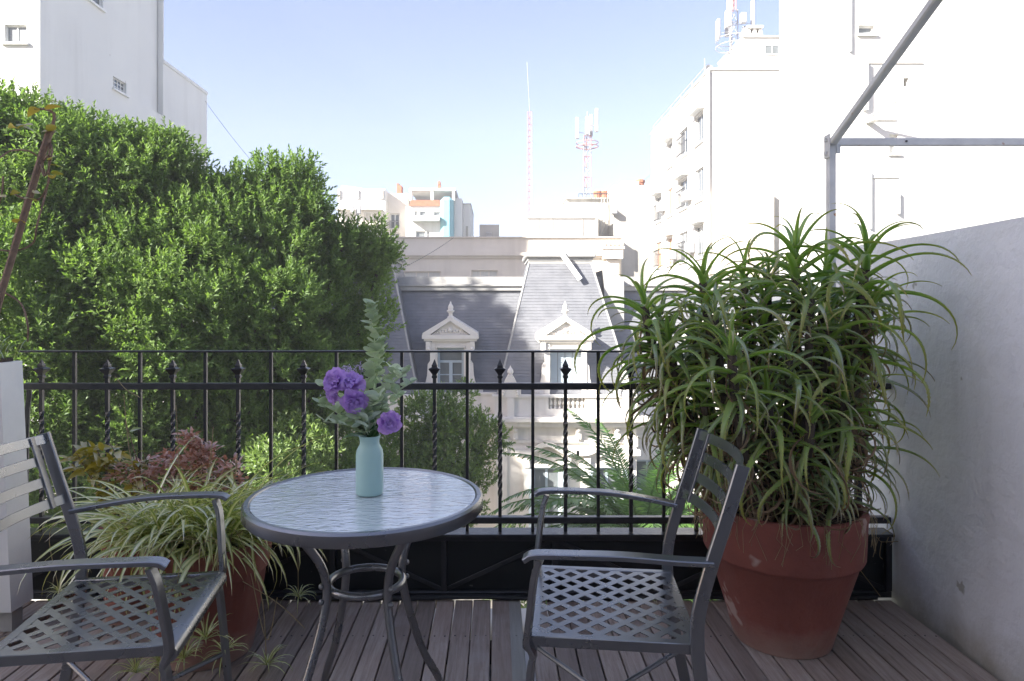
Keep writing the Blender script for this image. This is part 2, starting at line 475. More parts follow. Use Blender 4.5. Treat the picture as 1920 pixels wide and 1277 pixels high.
def glass_top_mat():
    m, nt, out = newmat('ripple_glass')
    g = nt.nodes.new('ShaderNodeNewGeometry')
    h1 = noise(nt, g.outputs['Position'], 42, 3, 0.5, (0.55, 1.3, 1), 0.8)
    nrm = bump(nt, h1, 0.55, 0.006)
    b = nt.nodes.new('ShaderNodeBsdfPrincipled')
    b.inputs['Base Color'].default_value = (0.72, 0.78, 0.79, 1)
    b.inputs['Transmission Weight'].default_value = 0.15
    b.inputs['Roughness'].default_value = 0.10
    b.inputs['IOR'].default_value = 2.1
    b.inputs['Coat Weight'].default_value = 1.0
    b.inputs['Coat Roughness'].default_value = 0.04
    nt.links.new(nrm, b.inputs['Normal']); nt.links.new(nrm, b.inputs['Coat Normal'])
    nt.links.new(b.outputs[0], out.inputs[0])
    return m
M['glass_top'] = glass_top_mat()

# ------------------------------------------------------------ ground
g = MB(); g.box(-89, 89, -39, 109, -10.6, -10.0)
tag(g.build('ground', M['earth']), kind='structure')
g = MB(); g.box(-60, 60, 5.5, 12.5, -9.996, -9.97)
tag(g.build('street', M['asphalt']), kind='structure')
g = MB(); g.box(-60, 60, 12.5, 15.2, -9.995, -9.85); g.box(-60, 60, 3.3, 5.5, -9.995, -9.85)
tag(g.build('pavement', M['roof_flat']), kind='structure')

# ------------------------------------------------------------ facade helper
def facade(parent, wall_mat, org, face, W, H, openings, depth=0.22, name='wall'):
    """org = lower-left corner of the outer wall plane. face: '-y' (u=+x), '-x' (u=+y), '+x' (u=+y)"""
    def P(u, v, w):
        if face == '-y': return (org[0]+u, org[1]-w, org[2]+v)
        if face == '-x': return (org[0]-w, org[1]+u, org[2]+v)
        return (org[0]+w, org[1]+u, org[2]+v)
    us = sorted({0, W, *[o[0] for o in openings], *[o[1] for o in openings]})
    vs_ = sorted({0, H, *[o[2] for o in openings], *[o[3] for o in openings]})
    us = [u for u in us if 0 <= u <= W]; vs_ = [v for v in vs_ if 0 <= v <= H]
    m = MB()
    for i in range(len(us)-1):
        for j in range(len(vs_)-1):
            uc, vc = (us[i]+us[i+1])/2, (vs_[j]+vs_[j+1])/2
            if any(o[0] < uc < o[1] and o[2] < vc < o[3] for o in openings): continue
            m.quad(P(us[i], vs_[j], 0), P(us[i+1], vs_[j], 0), P(us[i+1], vs_[j+1], 0), P(us[i], vs_[j+1], 0))
    for o in openings:
        a, b, c, d = o[:4]
        e = -depth
        m.quad(P(a,c,0), P(a,c,e), P(a,d,e), P(a,d,0)); m.quad(P(b,c,0), P(b,d,0), P(b,d,e), P(b,c,e))
        m.quad(P(a,c,0), P(b,c,0), P(b,c,e), P(a,c,e)); m.quad(P(a,d,0), P(a,d,e), P(b,d,e), P(b,d,0))
    for (a, b) in (((0,0),(W,0)), ((W,0),(W,H)), ((W,H),(0,H)), ((0,H),(0,0))):
        m.quad(P(*a, 0), P(*b, 0), P(*b, -depth), P(*a, -depth))
    m.build(name, wall_mat, parent)
    return P

def add_window(parent, P, o, depth=0.22, pane='pane', frame='white_frame', nx=2, nz=1, sill=True, bar=0.05, hood=0, rail=False):
    a, b, c, d = o[:4]
    def bx(m, u0, u1, v0, v1, w0, w1):
        p, q = P(u0, v0, w0), P(u1, v1, w1)
        m.box(p[0], q[0], p[1], q[1], p[2], q[2])
    w = -depth*0.65
    f = MB()
    bx(f, a+.003, a+bar, c+.003, d-.003, w, w+.05); bx(f, b-bar, b-.003, c+.003, d-.003, w, w+.05)
    bx(f, a+bar, b-bar, c+.003, c+bar, w, w+.05); bx(f, a+bar, b-bar, d-bar, d-.003, w, w+.05)
    for i in range(1, nx):
        u = a+(b-a)*i/nx; bx(f, u-bar*.45, u+bar*.45, c+bar, d-bar, w+.003, w+.046)
    for i in range(1, nz):
        v = c+(d-c)*i/nz; bx(f, a+bar, b-bar, v-bar*.35, v+bar*.35, w+.006, w+.043)
    fo = f.build('window_frame', M[frame], parent)
    p = MB(); bx(p, a+.01, b-.01, c+.01, d-.01, w+.015, w+.025); p.build('pane', M[pane], fo)
    if sill:
        s = MB(); bx(s, a-.08, b+.08, c-.08, c-.004, 0.002, .10); s.build('sill', M['white_frame'], fo)
    if hood:
        s = MB(); bx(s, a-.15, b+.15, d+.10, d+.2, 0.002, hood); s.build('hood', M['white_frame'], fo)
    if rail:
        s = MB()
        bx(s, a, b, c+.95, c+1.0, .12, .16); bx(s, a, b, c+.1, c+.13, .12, .16)
        n = max(3, int((b-a)/.16))
        for i in range(n+1):
            u = a+(b-a)*i/n; bx(s, u-.012, u+.012, c+.05, c+.95, .125, .15)
        s.build('window_rail', M['cable'], fo)
    return fo

# ------------------------------------------------------------ left white tower
xt = -15.0
t = thing('apartment_tower', 'tall white rendered tower with blank side wall rising behind the big tree', 'building', (xt-4, 28, -10))
zt = -10
b = MB(); b.box(xt-12, xt-.25, 22.25, 30.2, zt, 18.5); b.build('wall_core', M['tower_white'], t)
b = MB(); b.box(xt-12, xt-.27, 30.21, 34.9, zt, Z(120, 30.6)); b.build('rear_block', M['tower_white'], t)
b = MB(); b.box(xt-12, xt-1.3, 30.22, 36.5, zt, Z(30, 30.6)+1.5)
# side wall (+x) : u from y=22
zz = lambda py, px: Z(py, 855/(930-px)*22)
yy = lambda px: 855/(930-px)*22
def uo(px0, px1, py0, py1):
    ya, yb = yy(px0), yy(px1)
    ym = (ya+yb)/2
    return (ya-22, yb-22, Z(py1, ym)-zt, Z(py0, ym)-zt)
ops = [uo(212, 237, 150, 172), uo(212, 237, 250, 270), uo(158, 193, -50, 6), (yy(258)-22, 30.2-22, Z(190, yy(258))-zt, 28.4)]
ops[3] = (ops[3][0], 8.12, ops[3][2], 28.4)
Pf = facade(t, M['tower_white'], (xt, 22, zt), '+x', 8.2, 28.5, ops)
for o in ops[:2]:
    add_window(t, Pf, o, nx=4, nz=3, bar=0.035, pane='pane')
add_window(t, Pf, ops[2], nx=2, pane='pane')
# pier beyond the recess down to the lower rear block
Pr = facade(t, M['tower_white'], (xt, 30.205, zt), '+x', 4.5, Z(120, 30.6)-zt, [])
b = MB(); b.box(xt-.02, xt+.05, 30.1, 34.72, Z(120, 30.6)-.12, Z(120, 30.6)+.03); b.build('roof_edge', M['tower_white'], t)
# camera-facing wall
o1 = (X(8, 22)-(xt-12), X(50, 22)-(xt-12), Z(80, 22)-zt, Z(46, 22)-zt)
Pn = facade(t, M['tower_white'], (xt-12, 22.004, zt), '-y', 11.775, 28.5, [o1])
add_window(t, Pn, o1, nx=2, pane='grey_pane', bar=.045)

# ------------------------------------------------------------ unseen house behind the camera, stepped to shade the terrace and let sky in
t = thing('terrace_house', 'white house wall behind the terrace, rising above the deck', 'building', (0, -1.4, -10))
b = MB(); b.box(-8.8, -4.2, -9, -1.42, -10, 6.7); b.box(-4.199, -1.2, -9, -1.42, -10, 5.0); b.box(-1.199, 2.0, -9, -1.42, -10, 3.7); b.build('house_core', M['right_white'], t)
hop = [(12.2, 14.0, 10.05, 12.2), (9.2, 10.6, 10.9, 12.1), (5.4, 6.8, 13.9, 14.9)]
def PH(u, v, w): return (-13+u, -1.2+w, -10+v)
m = MB()
us = sorted({0, 22, *[o[0] for o in hop], *[o[1] for o in hop]}); us = sorted(set(us) | {4.2, 8.8, 11.8, 15}); vv = sorted({0, 17.6, 16.7, 15, 13.7, *[o[2] for o in hop], *[o[3] for o in hop]})
for i in range(len(us)-1):
    for j in range(len(vv)-1):
        uc, vc = (us[i]+us[i+1])/2, (vv[j]+vv[j+1])/2
        if any(o[0] < uc < o[1] and o[2] < vc < o[3] for o in hop): continue
        if uc < 4.2 or uc > 15 or vc > 16.7 or (uc > 8.8 and vc > 15) or (uc > 11.8 and vc > 13.7): continue
        p, q = PH(us[i], vv[j], -.2), PH(us[i+1], vv[j+1], 0)
        m.box(p[0], q[0], p[1], q[1], p[2], q[2])
m.build('wall', M['white_wall'], t)
for o in hop: add_window(t, PH, o, nx=2, nz=1, sill=False)

# terrace support
b = MB(); b.box(-7.0, 1.95, -1.15, 3.06, -9.99, -0.10)
tag(b.build('terrace_slab', M['mansion']), kind='structure')

# ------------------------------------------------------------ mansion across the street
man = thing('mansion', 'pale stucco mansion with slate mansard roof and white dormers across the street', 'building', (0, 20, -10))
YM, YP = 20.0, 19.4
def slates(quad, rows, per, name, parent, first=0.0, rnd=1):
    """quad: bottom-left, bottom-right, top-right, top-left (outward normal by right-hand)"""
    BL, BR, TR, TL = [Vector(q) for q in quad]
    n = (BR-BL).cross(TL-BL).normalized()
    m = MB()
    for r in range(rows):
        v0, v1 = r/rows, (r+1.25)/rows
        v1 = min(1, v1)
        L0, R0 = BL.lerp(TL, v0), BR.lerp(TR, v0)
        L1, R1 = BL.lerp(TL, v1), BR.lerp(TR, v1)
        off = 0.5 if r % 2 else 0.0
        Wd = (R0-L0).length
        cnt = max(2, int(Wd/per))
        for k in range(-1, cnt+1):
            a, b_ = (k+off)/cnt, (k+off+0.992)/cnt
            a, b_ = max(0, a), min(1, b_)
            if b_-a < 0.004: continue
            j = random.uniform(0.010, 0.017)
            q = [L0.lerp(R0, a)+n*j, L0.lerp(R0, b_)+n*j, L1.lerp(R1, b_)+n*.002, L1.lerp(R1, a)+n*.002]
            lo = [L0.lerp(R0, a), L0.lerp(R0, b_)]
            m.add([tuple(p) for p in q+lo], [(0,1,2,3), (4,5,1,0)])
    o = m.build(name, M['slate'], parent); o['kind'] = 'stuff'
    return o

zE = -1.35
def frustum(m, b0, b1, t0, t1, z0, z1):
    (x0,y0),(x1,y1) = b0, b1; (X0,Y0),(X1,Y1) = t0, t1
    v = [(x0,y0,z0),(x1,y0,z0),(x1,y1,z0),(x0,y1,z0),(X0,Y0,z1),(X1,Y0,z1),(X1,Y1,z1),(X0,Y1,z1)]
    m.add(v, [(0,3,2,1),(4,5,6,7),(0,1,5,4),(1,2,6,5),(2,3,7,6),(3,0,4,7)])
# main body
zW = -10
def parapet_ops(): return []
mainW0, mainW1 = -12.0, 10.0
win_z0, win_z1 = Z(1005, YM)-.8, Z(875, YM)
# main wall (central part between pavilions and beyond)
ops = [(X(840, YM)-mainW0-.45, X(840, YM)-mainW0+.45, -6.0+10, -3.3+10), (X(1215, YM)-mainW0-.4, X(1215, YM)-mainW0+.4, 4.0, 6.7)]
Pm = facade(man, M['mansion'], (mainW0, YM, zW), '-y', mainW1-mainW0, zE-zW+.05, ops)
b = MB(); b.box(mainW0, mainW1, YM+.225, 27, zW, zE); b.build('wall_core', M['mansion'], man)
for o in ops: add_window(man, Pm, o, nx=2, nz=3, frame='shutter', bar=.07)
# main mansard
y0r, y1r, zR = YM+.25, YM+1.6, Z(545, YM+1.6)
b = MB(); frustum(b, (mainW0, y0r), (mainW1, 26.8), (mainW0+.6, y1r), (mainW1-.6, 25.4), zE, zR); b.build('mansard_roof', M['slate'], man)
slates([(mainW0, y0r-.003, zE), (mainW1, y0r-.003, zE), (mainW1-.6, y1r-.003, zR), (mainW0+.6, y1r-.003, zR)], 34, .22, 'slate_courses', man)
b = MB()
b.box(mainW0+.5, mainW1-.5, y1r-.12, y1r+.5, zR+.002, zR+.14)
b.box(mainW0+.45, mainW1-.45, y1r-.18, y1r+.55, zR+.143, zR+.20)
b.box(mainW0+.55, mainW1-.55, y1r-.04, y1r+.45, zR+.203, Z(519, y1r))
b.build('ridge_capping', M['stone_grey'], man)

def lathe_finial(m, cx, cy, z0, s=1.0):
    prof = [(.10,0),(.10,.06),(.06,.09),(.055,.17),(.11,.22),(.12,.25),(.07,.28),(.085,.34),(.07,.40),(.03,.46),(.015,.52),(.001,.53)]
    m.lathe([(r*s, z*s) for r, z in prof], (cx, cy, z0), 12)

def pediment(m, cx, y0, y1, half, z0, zc, apex):
    """horizontal cornice z0..zc then raking cornices to apex"""
    m.box(cx-half, cx+half, y0, y1, z0, zc)
    m.box(cx-half*.94, cx+half*.94, y0+.06, y1, z0-.07, z0-.003)
    th = .11
    for sgn in (-1, 1):
        pts = [(cx+sgn*half*.98, zc+.002), (cx+sgn*half*.98, zc+.05), (cx, apex), (cx, apex-th-.03), (cx+sgn*(half*.98-.22), zc+.002)]
        if sgn > 0: pts = pts
        else: pts = pts[::-1]
        m.prism(pts if sgn > 0 else pts, y0+(.0 if sgn > 0 else .004), y1)

def dormer(cx, yf, op_half, shut, label=None, zb=zE, S=1.0):
    d = MB()
    zt_ = zb + 1.66*S
    hw = .56*S
    oz1 = zb+1.40*S
    # jambs, lintel
    d.box(cx-hw, cx-op_half, yf, yf+1.3, zb, zt_); d.box(cx+op_half, cx+hw, yf, yf+1.3, zb, zt_)
    d.box(cx-op_half, cx+op_half, yf, yf+1.3, oz1, zt_)
    # pilaster strips
    d.box(cx-hw-.05, cx-hw+.10, yf-.05, yf-.003, zb, zt_-.1); d.box(cx+hw-.10, cx+hw+.05, yf-.05, yf-.003, zb, zt_-.1)
    # window trim
    d.box(cx-op_half-.05, cx+op_half+.05, yf-.07, yf-.004, oz1, oz1+.05)
    wallp = d.build('dormer', M['mansion'], man, label=label)
    p = MB(); pediment(p, cx, yf-.16, yf+1.3, .84*S, zt_+.002, zt_+.13*S, zt_+.68*S)
    # brackets under the pediment ends
    for sgn in (-1, 1):
        xx = cx+sgn*(hw+.10)
        p.box(xx-.07, xx+.07, yf-.12, yf+.05, zt_-.32, zt_-.08)
        p.sphere((xx, yf-.12, zt_-.30), .06, 8, 6)
    # tympanum ornament
    p.prism([(cx-.55*S, zt_+.135*S), (cx+.55*S, zt_+.135*S), (cx, zt_+.55*S)], yf-.05, yf+.1)
    p.sphere((cx, yf-.06, zt_+.27*S), .085*S, 8, 6)
    for k, sx_ in enumerate((-1, 1)):
        for q in range(4):
            p.sphere((cx+sx_*(.12+.09*q)*S, yf-.055, zt_+(.23-.015*q+.02*(q % 2))*S), (.055-.006*q)*S, 6, 4)
    p.build('pediment', M['mansion'], wallp)
    f = MB(); lathe_finial(f, cx, yf+.1, zt_+.60*S, S*1.0); f.build('finial', M['mansion'], wallp, smooth=True)
    # volutes
    for sgn in (-1, 1):
        v = MB()
        pts = []
        x0 = cx+sgn*(hw+.052)
        prof = [(0, 0), (.36, 0), (.37, .10), (.31, .19), (.22, .23), (.14, .34), (.09, .55), (.07, .9), (.0, 1.0)]
        pts = [(x0+sgn*a, zb+c) for a, c in prof]
        if sgn < 0: pts = pts[::-1]
        v.prism(pts, yf-.02, yf+.22)
        Mx = Matrix.Translation((cx+sgn*(hw+.25), yf-.02, zb+.12)) @ Matrix.Rotation(R(90), 4, 'X')
        v.M = Mx; v.lathe([(.085, -.03), (.085, .04), (.05, .05), (.05, .03), (.02, .03), (.02, .06)], n=14); v.M = Matrix.Identity(4)
        v.build('scroll', M['mansion'], wallp)
    # window
    w = MB()
    yw = yf+.18
    w.box(cx-op_half+.003, cx-op_half+.07, yw, yw+.05, zb, oz1-.003); w.box(cx+op_half-.07, cx+op_half-.003, yw, yw+.05, zb, oz1-.003)
    w.box(cx-op_half+.07, cx+op_half-.07, yw, yw+.05, oz1-.08, oz1-.003)
    if not shut:
        w.box(cx-op_half+.07, cx+op_half-.07, yw, yw+.05, oz1-.47, oz1-.40)
        w.box(cx-.05, cx+.05, yw-.01, yw+.045, zb, oz1-.47)
        for sgn in (-1, 1):
            for zz_ in (oz1-.85, oz1-1.2):
                xa, xb = sorted((cx+sgn*.05, cx+sgn*(op_half-.07)))
                w.box(xa, xb, yw+.01, yw+.04, zz_, zz_+.03)
    wf = w.build('window_frame', M['shutter'], wallp)
    if shut:
        for sgn in (-1, 1):
            for kk in range(2):
                xa = cx + sgn*(op_half-.07)*(kk/2) + (.008 if sgn > 0 else -.008)
                xb = cx + sgn*(op_half-.07)*((kk+1)/2) - (.008 if sgn > 0 else -.008)
                s_ = MB(); s_.box(min(xa, xb), max(xa, xb), yw+.005, yw+.035, zb, oz1-.085)
                n = 22
                for q in range(n):
                    z_ = zb + (oz1-.14-zb)*(q+.5)/n
                    s_.box(min(xa, xb)+.035, max(xa, xb)-.035, yw-.006, yw+.003, z_, z_+.022)
                so_ = s_.build('shutter', M['shutter'], wallp)
    else:
        p_ = MB(); p_.box(cx-op_half+.05, cx+op_half-.05, yw+.055, yw+.06, zb, oz1-.02); p_.build('pane', M['grey_pane'], wallp)
    # roof of dormer
    return wallp

def pavilion(cx, lab):
    hb = 2.02
    x0, x1 = cx-hb, cx+hb
    ops = []
    xa = x0-.02
    W_ = 2*hb+.04
    for wx in (cx-.56, cx+1.20) if lab == 'r' else (cx-1.0, cx+1.0):
        ops.append((wx-.42-xa, wx+.42-xa, 3.55, 6.62))
    P_ = facade(man, M['mansion'], (xa, YP, zW), '-y', W_, zE-zW+.05, ops)
    b = MB(); b.box(xa, xa+W_, YP+.222, YM+.2, zW, zE+.04); b.build('wall_core', M['mansion'], man)
    for o in ops:
        fo = add_window(man, P_, o, nx=2, nz=3, frame='shutter', bar=.08, pane='grey_pane')
        wx = xa+(o[0]+o[1])/2; zt_ = zW+o[3]
        c = MB()
        for sgn in (-1, 1):
            xs = wx+sgn*.60
            c.box(xs-.07, xs+.07, YP-.10, YP-.003, zW+o[2]-.1, zt_+.30)
            c.box(xs-.09, xs+.09, YP-.16, YP-.103, zt_+.02, zt_+.30)
        c.box(wx-.50, wx+.50, YP-.06, YP-.003, zt_+.003, zt_+.12)
        # curved hood
        pts = []
        n = 16
        top, bot = [], []
        for k in range(n+1):
            u = -1+2*k/n
            h = .26*math.exp(-(u*2.1)**2) + .02*math.cos(u*6)
            top.append((wx+u*.92, zt_+.42+h+.09)); bot.append((wx+u*.92, zt_+.36+h))
        for k in range(n):
            c.prism([bot[k], bot[k+1], top[k+1], top[k]], YP-.22, YP-.004)
        for q in range(5):
            c.sphere((wx+(q-2)*.10, YP-.08, zt_+.34+.12*math.exp(-(q-2)**2/2)), .07-.012*abs(q-2), 8, 6)
        c.build('window_hood', M['mansion'], man)
        for sgn in (-1, 1):
            s_ = MB()
            xs0 = wx+sgn*.42; xs1 = wx+sgn*.53
            s_.box(min(xs0, xs1)+.003, max(xs0, xs1)-.003, YP-.30, YP-.105, zW+o[2], zt_-.02)
            s_.build('shutter', M['shutter'], man)
        cu = MB(); cu.box(wx-.36, wx+.36, YP+.19, YP+.2, zt_-1.2, zt_-.02); cu.build('curtain', M['curtain'], man)
    # corner pilasters
    c = MB()
    for xs in (x0+.15, x1-.15):
        c.box(xs-.16, xs+.16, YP-.07, YP-.003, zW, -2.45)
        c.box(xs-.19, xs+.19, YP-.12, YP-.07, -2.75, -2.46)
    c.build('pilasters', M['mansion'], man)
    # cornice
    c = MB()
    zc = Z(800, YP)
    c.box(x0-.10, x1+.10, YP-.16, YP-.003, zc-.02, zc+.05)
    c.box(x0-.22, x1+.22, YP-.30, YP-.003, zc+.052, zc+.20)
    c.box(x0-.34, x1+.34, YP-.44, YP-.003, zc+.203, zc+.30)
    c.box(x0-.02, x1+.02, YP-.08, YP-.004, zc-.46, zc-.38)
    c.box(x0-.28, x1+.28, YP-.38, YP-.005, zc+.303, zc+.335)
    c.build('cornice', M['mansion'], man)
    for xs in (x0+.55, cx+.35, x1-.55):
        k_ = MB(); k_.prism([(xs-.07, zc-.36), (xs+.07, zc-.36), (xs+.09, zc-.03), (xs-.09, zc-.03)], YP-.15, YP-.01)
        k_.sphere((xs, YP-.15, zc-.08), .07, 8, 6); k_.sphere((xs, YP-.13, zc-.33), .05, 8, 6)
        k_.build('bracket', M['mansion'], man)
    # parapet with baluster window
    bz0, bz1 = Z(765, YP), Z(743, YP)
    c = MB()
    wx0, wx1 = cx-.52, cx+.52
    c.box(x0-.05, wx0, YP-.2, YP-.004, zc+.34, zE+.02); c.box(wx1, x1+.05, YP-.2, YP-.004, zc+.34, zE+.02)
    c.box(wx0, wx1, YP-.2, YP-.004, zc+.34, bz0); c.box(wx0, wx1, YP-.2, YP-.004, bz1, zE+.02)
    c.box(x0-.12, x1+.12, YP-.26, YP-.001, zE+.022, zE+.09)
    c.build('parapet', M['mansion'], man)
    for k in range(8):
        bx_ = wx0+.07+(wx1-wx0-.14)*k/7
        h = bz1-bz0
        q = MB(); q.lathe([(.035,0),(.035,.04),(.02,.07),(.05,.14),(.052,.18),(.02,.27),(.035,.30),(.035,h)], (bx_, YP-.1, bz0), 10)
        q.build('baluster', M['mansion'], man, smooth=True)
    # roof
    y0, y1 = YP+.15, 21.2
    z1 = Z(489, y1)
    ht = .97
    b = MB(); frustum(b, (x0+.02, y0), (x1-.02, 25), (cx-ht, y1), (cx+ht, 23.3), zE, z1); b.build('pavilion_roof', M['slate'], man)
    e = .004
    slates([(x0+.02, y0-e, zE), (x1-.02, y0-e, zE), (cx+ht, y1-e, z1), (cx-ht, y1-e, z1)], 44, .22, 'slate_courses', man)
    slates([(x0+.02-e, 25, zE), (x0+.02-e, y0, zE), (cx-ht-e, y1, z1), (cx-ht-e, 23.3, z1)], 44, .22, 'slate_courses', man)
    slates([(x1-.02+e, y0, zE), (x1-.02+e, 25, zE), (cx+ht+e, 23.3, z1), (cx+ht+e, y1, z1)], 44, .22, 'slate_courses', man)
    h_ = MB()
    h_.tube([(x0+.02, y0-.01, zE), (cx-ht, y1-.01, z1)], .032, 6); h_.tube([(x1-.02, y0-.01, zE), (cx+ht, y1-.01, z1)], .032, 6)
    h_.box(cx-ht-.02, cx+ht+.02, y1-.06, y1-.001, z1-.10, z1-.02)
    h_.build('hip_flashing', M['stone_grey'], man)
    c = MB()
    c.box(cx-ht-.06, cx+ht+.06, y1-.08, 23.4, z1, z1+.09)
    c.box(cx-ht-.14, cx+ht+.14, y1-.18, 23.5, z1+.093, z1+.24, .03)
    frustum(c, (cx-ht-.08, y1-.1), (cx+ht+.08, 23.4), (cx-.25, 22.1), (cx+.25, 22.5), z1+.243, z1+.52)
    c.build('roof_cornice', M['stone_grey'], man)
    return z1
zP = pavilion(2.03, 'r')
pavilion(-4.27, 'l')
dormer(2.03, YP+.10, .50, True, 'sunlit dormer with closed pale shutters')
dormer(X(844, YM), YM+.12, .40, False, 'shaded dormer with a glazed casement window')
dormer(-4.27, YP+.10, .50, True)
dormer(6.6, YM+.12, .40, False)
# main parapet and cornice between the pavilions
for (xa, xb) in ((-2.23, -.02), (4.06, 9.9), (-11.9, -6.31)):
    c = MB()
    c.box(xa, xb, YM-.30, YM-.003, -2.22, -2.06); c.box(xa, xb, YM-.40, YM-.003, -2.057, -1.97); c.box(xa, xb, YM-.06, YM-.002, -2.62, -2.55)
    c.box(xa, xb, YM-.12, YM-.004, -1.967, zE+.02); c.box(xa, xb, YM-.18, YM-.001, zE+.022, zE+.08)
    c.build('cornice', M['mansion'], man)
for k in range(7):
    q = MB(); q.lathe([(.035,0),(.02,.07),(.05,.14),(.05,.18),(.02,.27),(.035,.33)], (X(862, YM)-.42+.12*k, YM-.14, -1.85), 10)
    q.build('baluster', M['mansion'], man, smooth=True)
# small ornamental gable between dormers
for cx in (X(957, YP-.1), X(1172, YP-.1)):
    c = MB()
    yf = YP-.18
    pts = [(cx-.30, zE+.03), (cx+.30, zE+.03), (cx+.30, zE+.28), (cx+.22, zE+.33), (cx+.14, zE+.52), (cx+.06, zE+.66), (cx-.06, zE+.66), (cx-.14, zE+.52), (cx-.22, zE+.33), (cx-.30, zE+.28)]
    c.prism(pts, yf-.1, yf+.3)
    for sgn in (-1, 1):
        for q in range(6):
            a = q/5*1.4
            c.sphere((cx+sgn*.20*math.cos(a), yf-.11, zE+.12+.25*math.sin(a)), .045, 6, 4)
    c.lathe([(.05,.64),(.06,.68),(.09,.73),(.08,.80),(.03,.87),(.005,.93)], (cx, yf+.1, zE), 10)
    c.box(cx-.10, cx+.10, yf-.13, yf-.02, -1.95, zE+.02)
    c.build('gable_ornament', M['mansion'], man)
# fallen white board against the pavilion roof
bd = MB()
p0 = Vector((X(1052, 20.95), 20.95, Z(474, 20.95))); p1 = Vector((X(1088, 20.75), 20.75, Z(524, 20.75)))
bd.tube([p0, p1], 0, flat=(.16, .05, (1, 0, .5)))
tag(bd.build('board', M['white_frame']), 'long white board lying down the slate roof of the right pavilion', 'board')
# party wall right of the pavilion
c = MB(); c.prism([(X(1133, 21), Z(620, 21)), (X(1170, 21), Z(620, 21)), (X(1170, 21), Z(521, 21)), (X(1133, 21), Z(505, 21))], 21, 24)
tag(c.build('chimney_wall', M['stone_grey']), 'grey slab of wall standing just right of the pavilion roof', 'wall')

# ------------------------------------------------------------ long cream building behind the mansion
YB = 33.0
t = thing('long_building', 'long cream building with a plain parapet behind the mansion roof', 'building', (0, YB, -10))
xa, xb = X(560, YB), X(1165, YB)
ops = [(X(757, YB)-xa, X(826, YB)-xa, Z(560, YB)+10, Z(509, YB)+10), (X(884, YB)-xa, X(933, YB)-xa, Z(560, YB)+10, Z(507, YB)+10)]
Pb = facade(t, M['cream'], (xa, YB, -10), '-y', xb-xa, Z(446, YB)+10, ops)
b = MB(); b.box(xa, xb, YB+.23, YB+12, -10, Z(447, YB)); b.build('wall_core', M['cream'], t)
for o in ops: add_window(t, Pb, o, nx=3, pane='curtain', frame='cream', sill=False)
c = MB(); c.box(xa-.02, xb+.02, YB-.22, YB-.003, Z(480, YB), Z(474, YB)); c.box(xa-.02, xb+.02, YB-.12, YB-.004, Z(484, YB), Z(480.3, YB))
c.box(xa-.05, xb+.05, YB-.10, YB+.3, Z(446, YB), Z(444, YB))
c.build('cornice', M['cream'], t)
# scrolled capital at the right end
c = MB()
cx, zc = X(1148, YB-.4), Z(458, YB)
c.box(cx-.45, cx+.45, YB-.8, YB-.1, Z(487, YB), Z(470, YB))
c.box(cx-.52, cx+.52, YB-.85, YB-.05, Z(469.5, YB), Z(465, YB))
for k in range(5):
    c.sphere((cx-.4+.2*k, YB-.75, Z(461, YB)), .12, 8, 6)
c.box(cx-.30, cx+.30, YB-.6, YB-.1, Z(560, YB), Z(488, YB))
c.build('capital', M['cream'], t)
# rooftop box with a fan unit
c = MB(); c.box(X(899, YB+2), X(936, YB+2), YB+2, YB+4, Z(447, YB+2), Z(421, YB+2))
o = tag(c.build('rooftop_shed', M['stained']), 'small weathered concrete box on the roof of the long cream building', 'roof box')
c = MB(); c.box(X(911, YB+1.8), X(922, YB+1.8), YB+1.6, YB+1.95, Z(445, YB+1.8), Z(436, YB+1.8), .03)
c.M = Matrix.Translation((X(916.5, YB+1.8), YB+1.59, Z(440.5, YB+1.8))) @ Matrix.Rotation(R(90), 4, 'X'); c.lathe([(.11,-.02),(.11,.02),(.09,.02),(.09,.0)], n=14)
tag(c.build('cooling_unit', M['stone_grey']), 'grey cooling unit before the weathered rooftop box', 'cooling unit')

# ------------------------------------------------------------ distant apartment block (left of centre)
YA = 72.0
def ax(px): return X(px, YA)
def az(py): return Z(py, YA)
t = thing('apartment_block', 'white apartment block with terraces, red strip and teal corner on the skyline', 'building', (ax(750), YA, -10))
# left wing
def rect_ops(x0, z0, lst): return [(ax(a)-x0, ax(b)-x0, az(d)-z0, az(c)-z0) for a, b, c, d in lst]
x0, z0 = ax(634), -10
L1 = [(645, 672, 397, 420), (683, 708, 397, 420), (655, 680, 434, 445), (684, 717, 434, 445)]
P1 = facade(t, M['right_white'], (x0, YA, z0), '-y', ax(722)-x0, az(354)-z0, rect_ops(x0, z0, L1), .8)
for o in rect_ops(x0, z0, L1): add_window(t, P1, o, .8, nx=2, pane='curtain', bar=.12)
b = MB(); b.box(ax(634), ax(722), YA+.81, YA+10, -10, az(354)); b.build('wall_core', M['right_white'], t)
c = MB(); c.prism([(ax(637), az(354)), (ax(680), az(354)), (ax(676), az(351)), (ax(638), az(346))], YA+.5, YA+6); c.build('sloped_roof', M['cream'], t)
c = MB()
for a, b_ in ((634, 638), (668, 673), (712, 719)): c.box(ax(a), ax(b_), YA-.2, YA-.01, az(373), az(356))
c.build('shade_panels', M['cream'], t)
c = MB(); c.box(ax(636), ax(718), YA-1.6, YA-.02, az(425), az(421)); c.box(ax(636), ax(718), YA-1.6, YA-1.5, az(421), az(417)); c.build('balcony', M['cream'], t)
c = MB(); c.box(ax(634), ax(720), YA-1.3, YA-.02, az(396.5), az(395)); c.build('ledge', M['stained'], t)
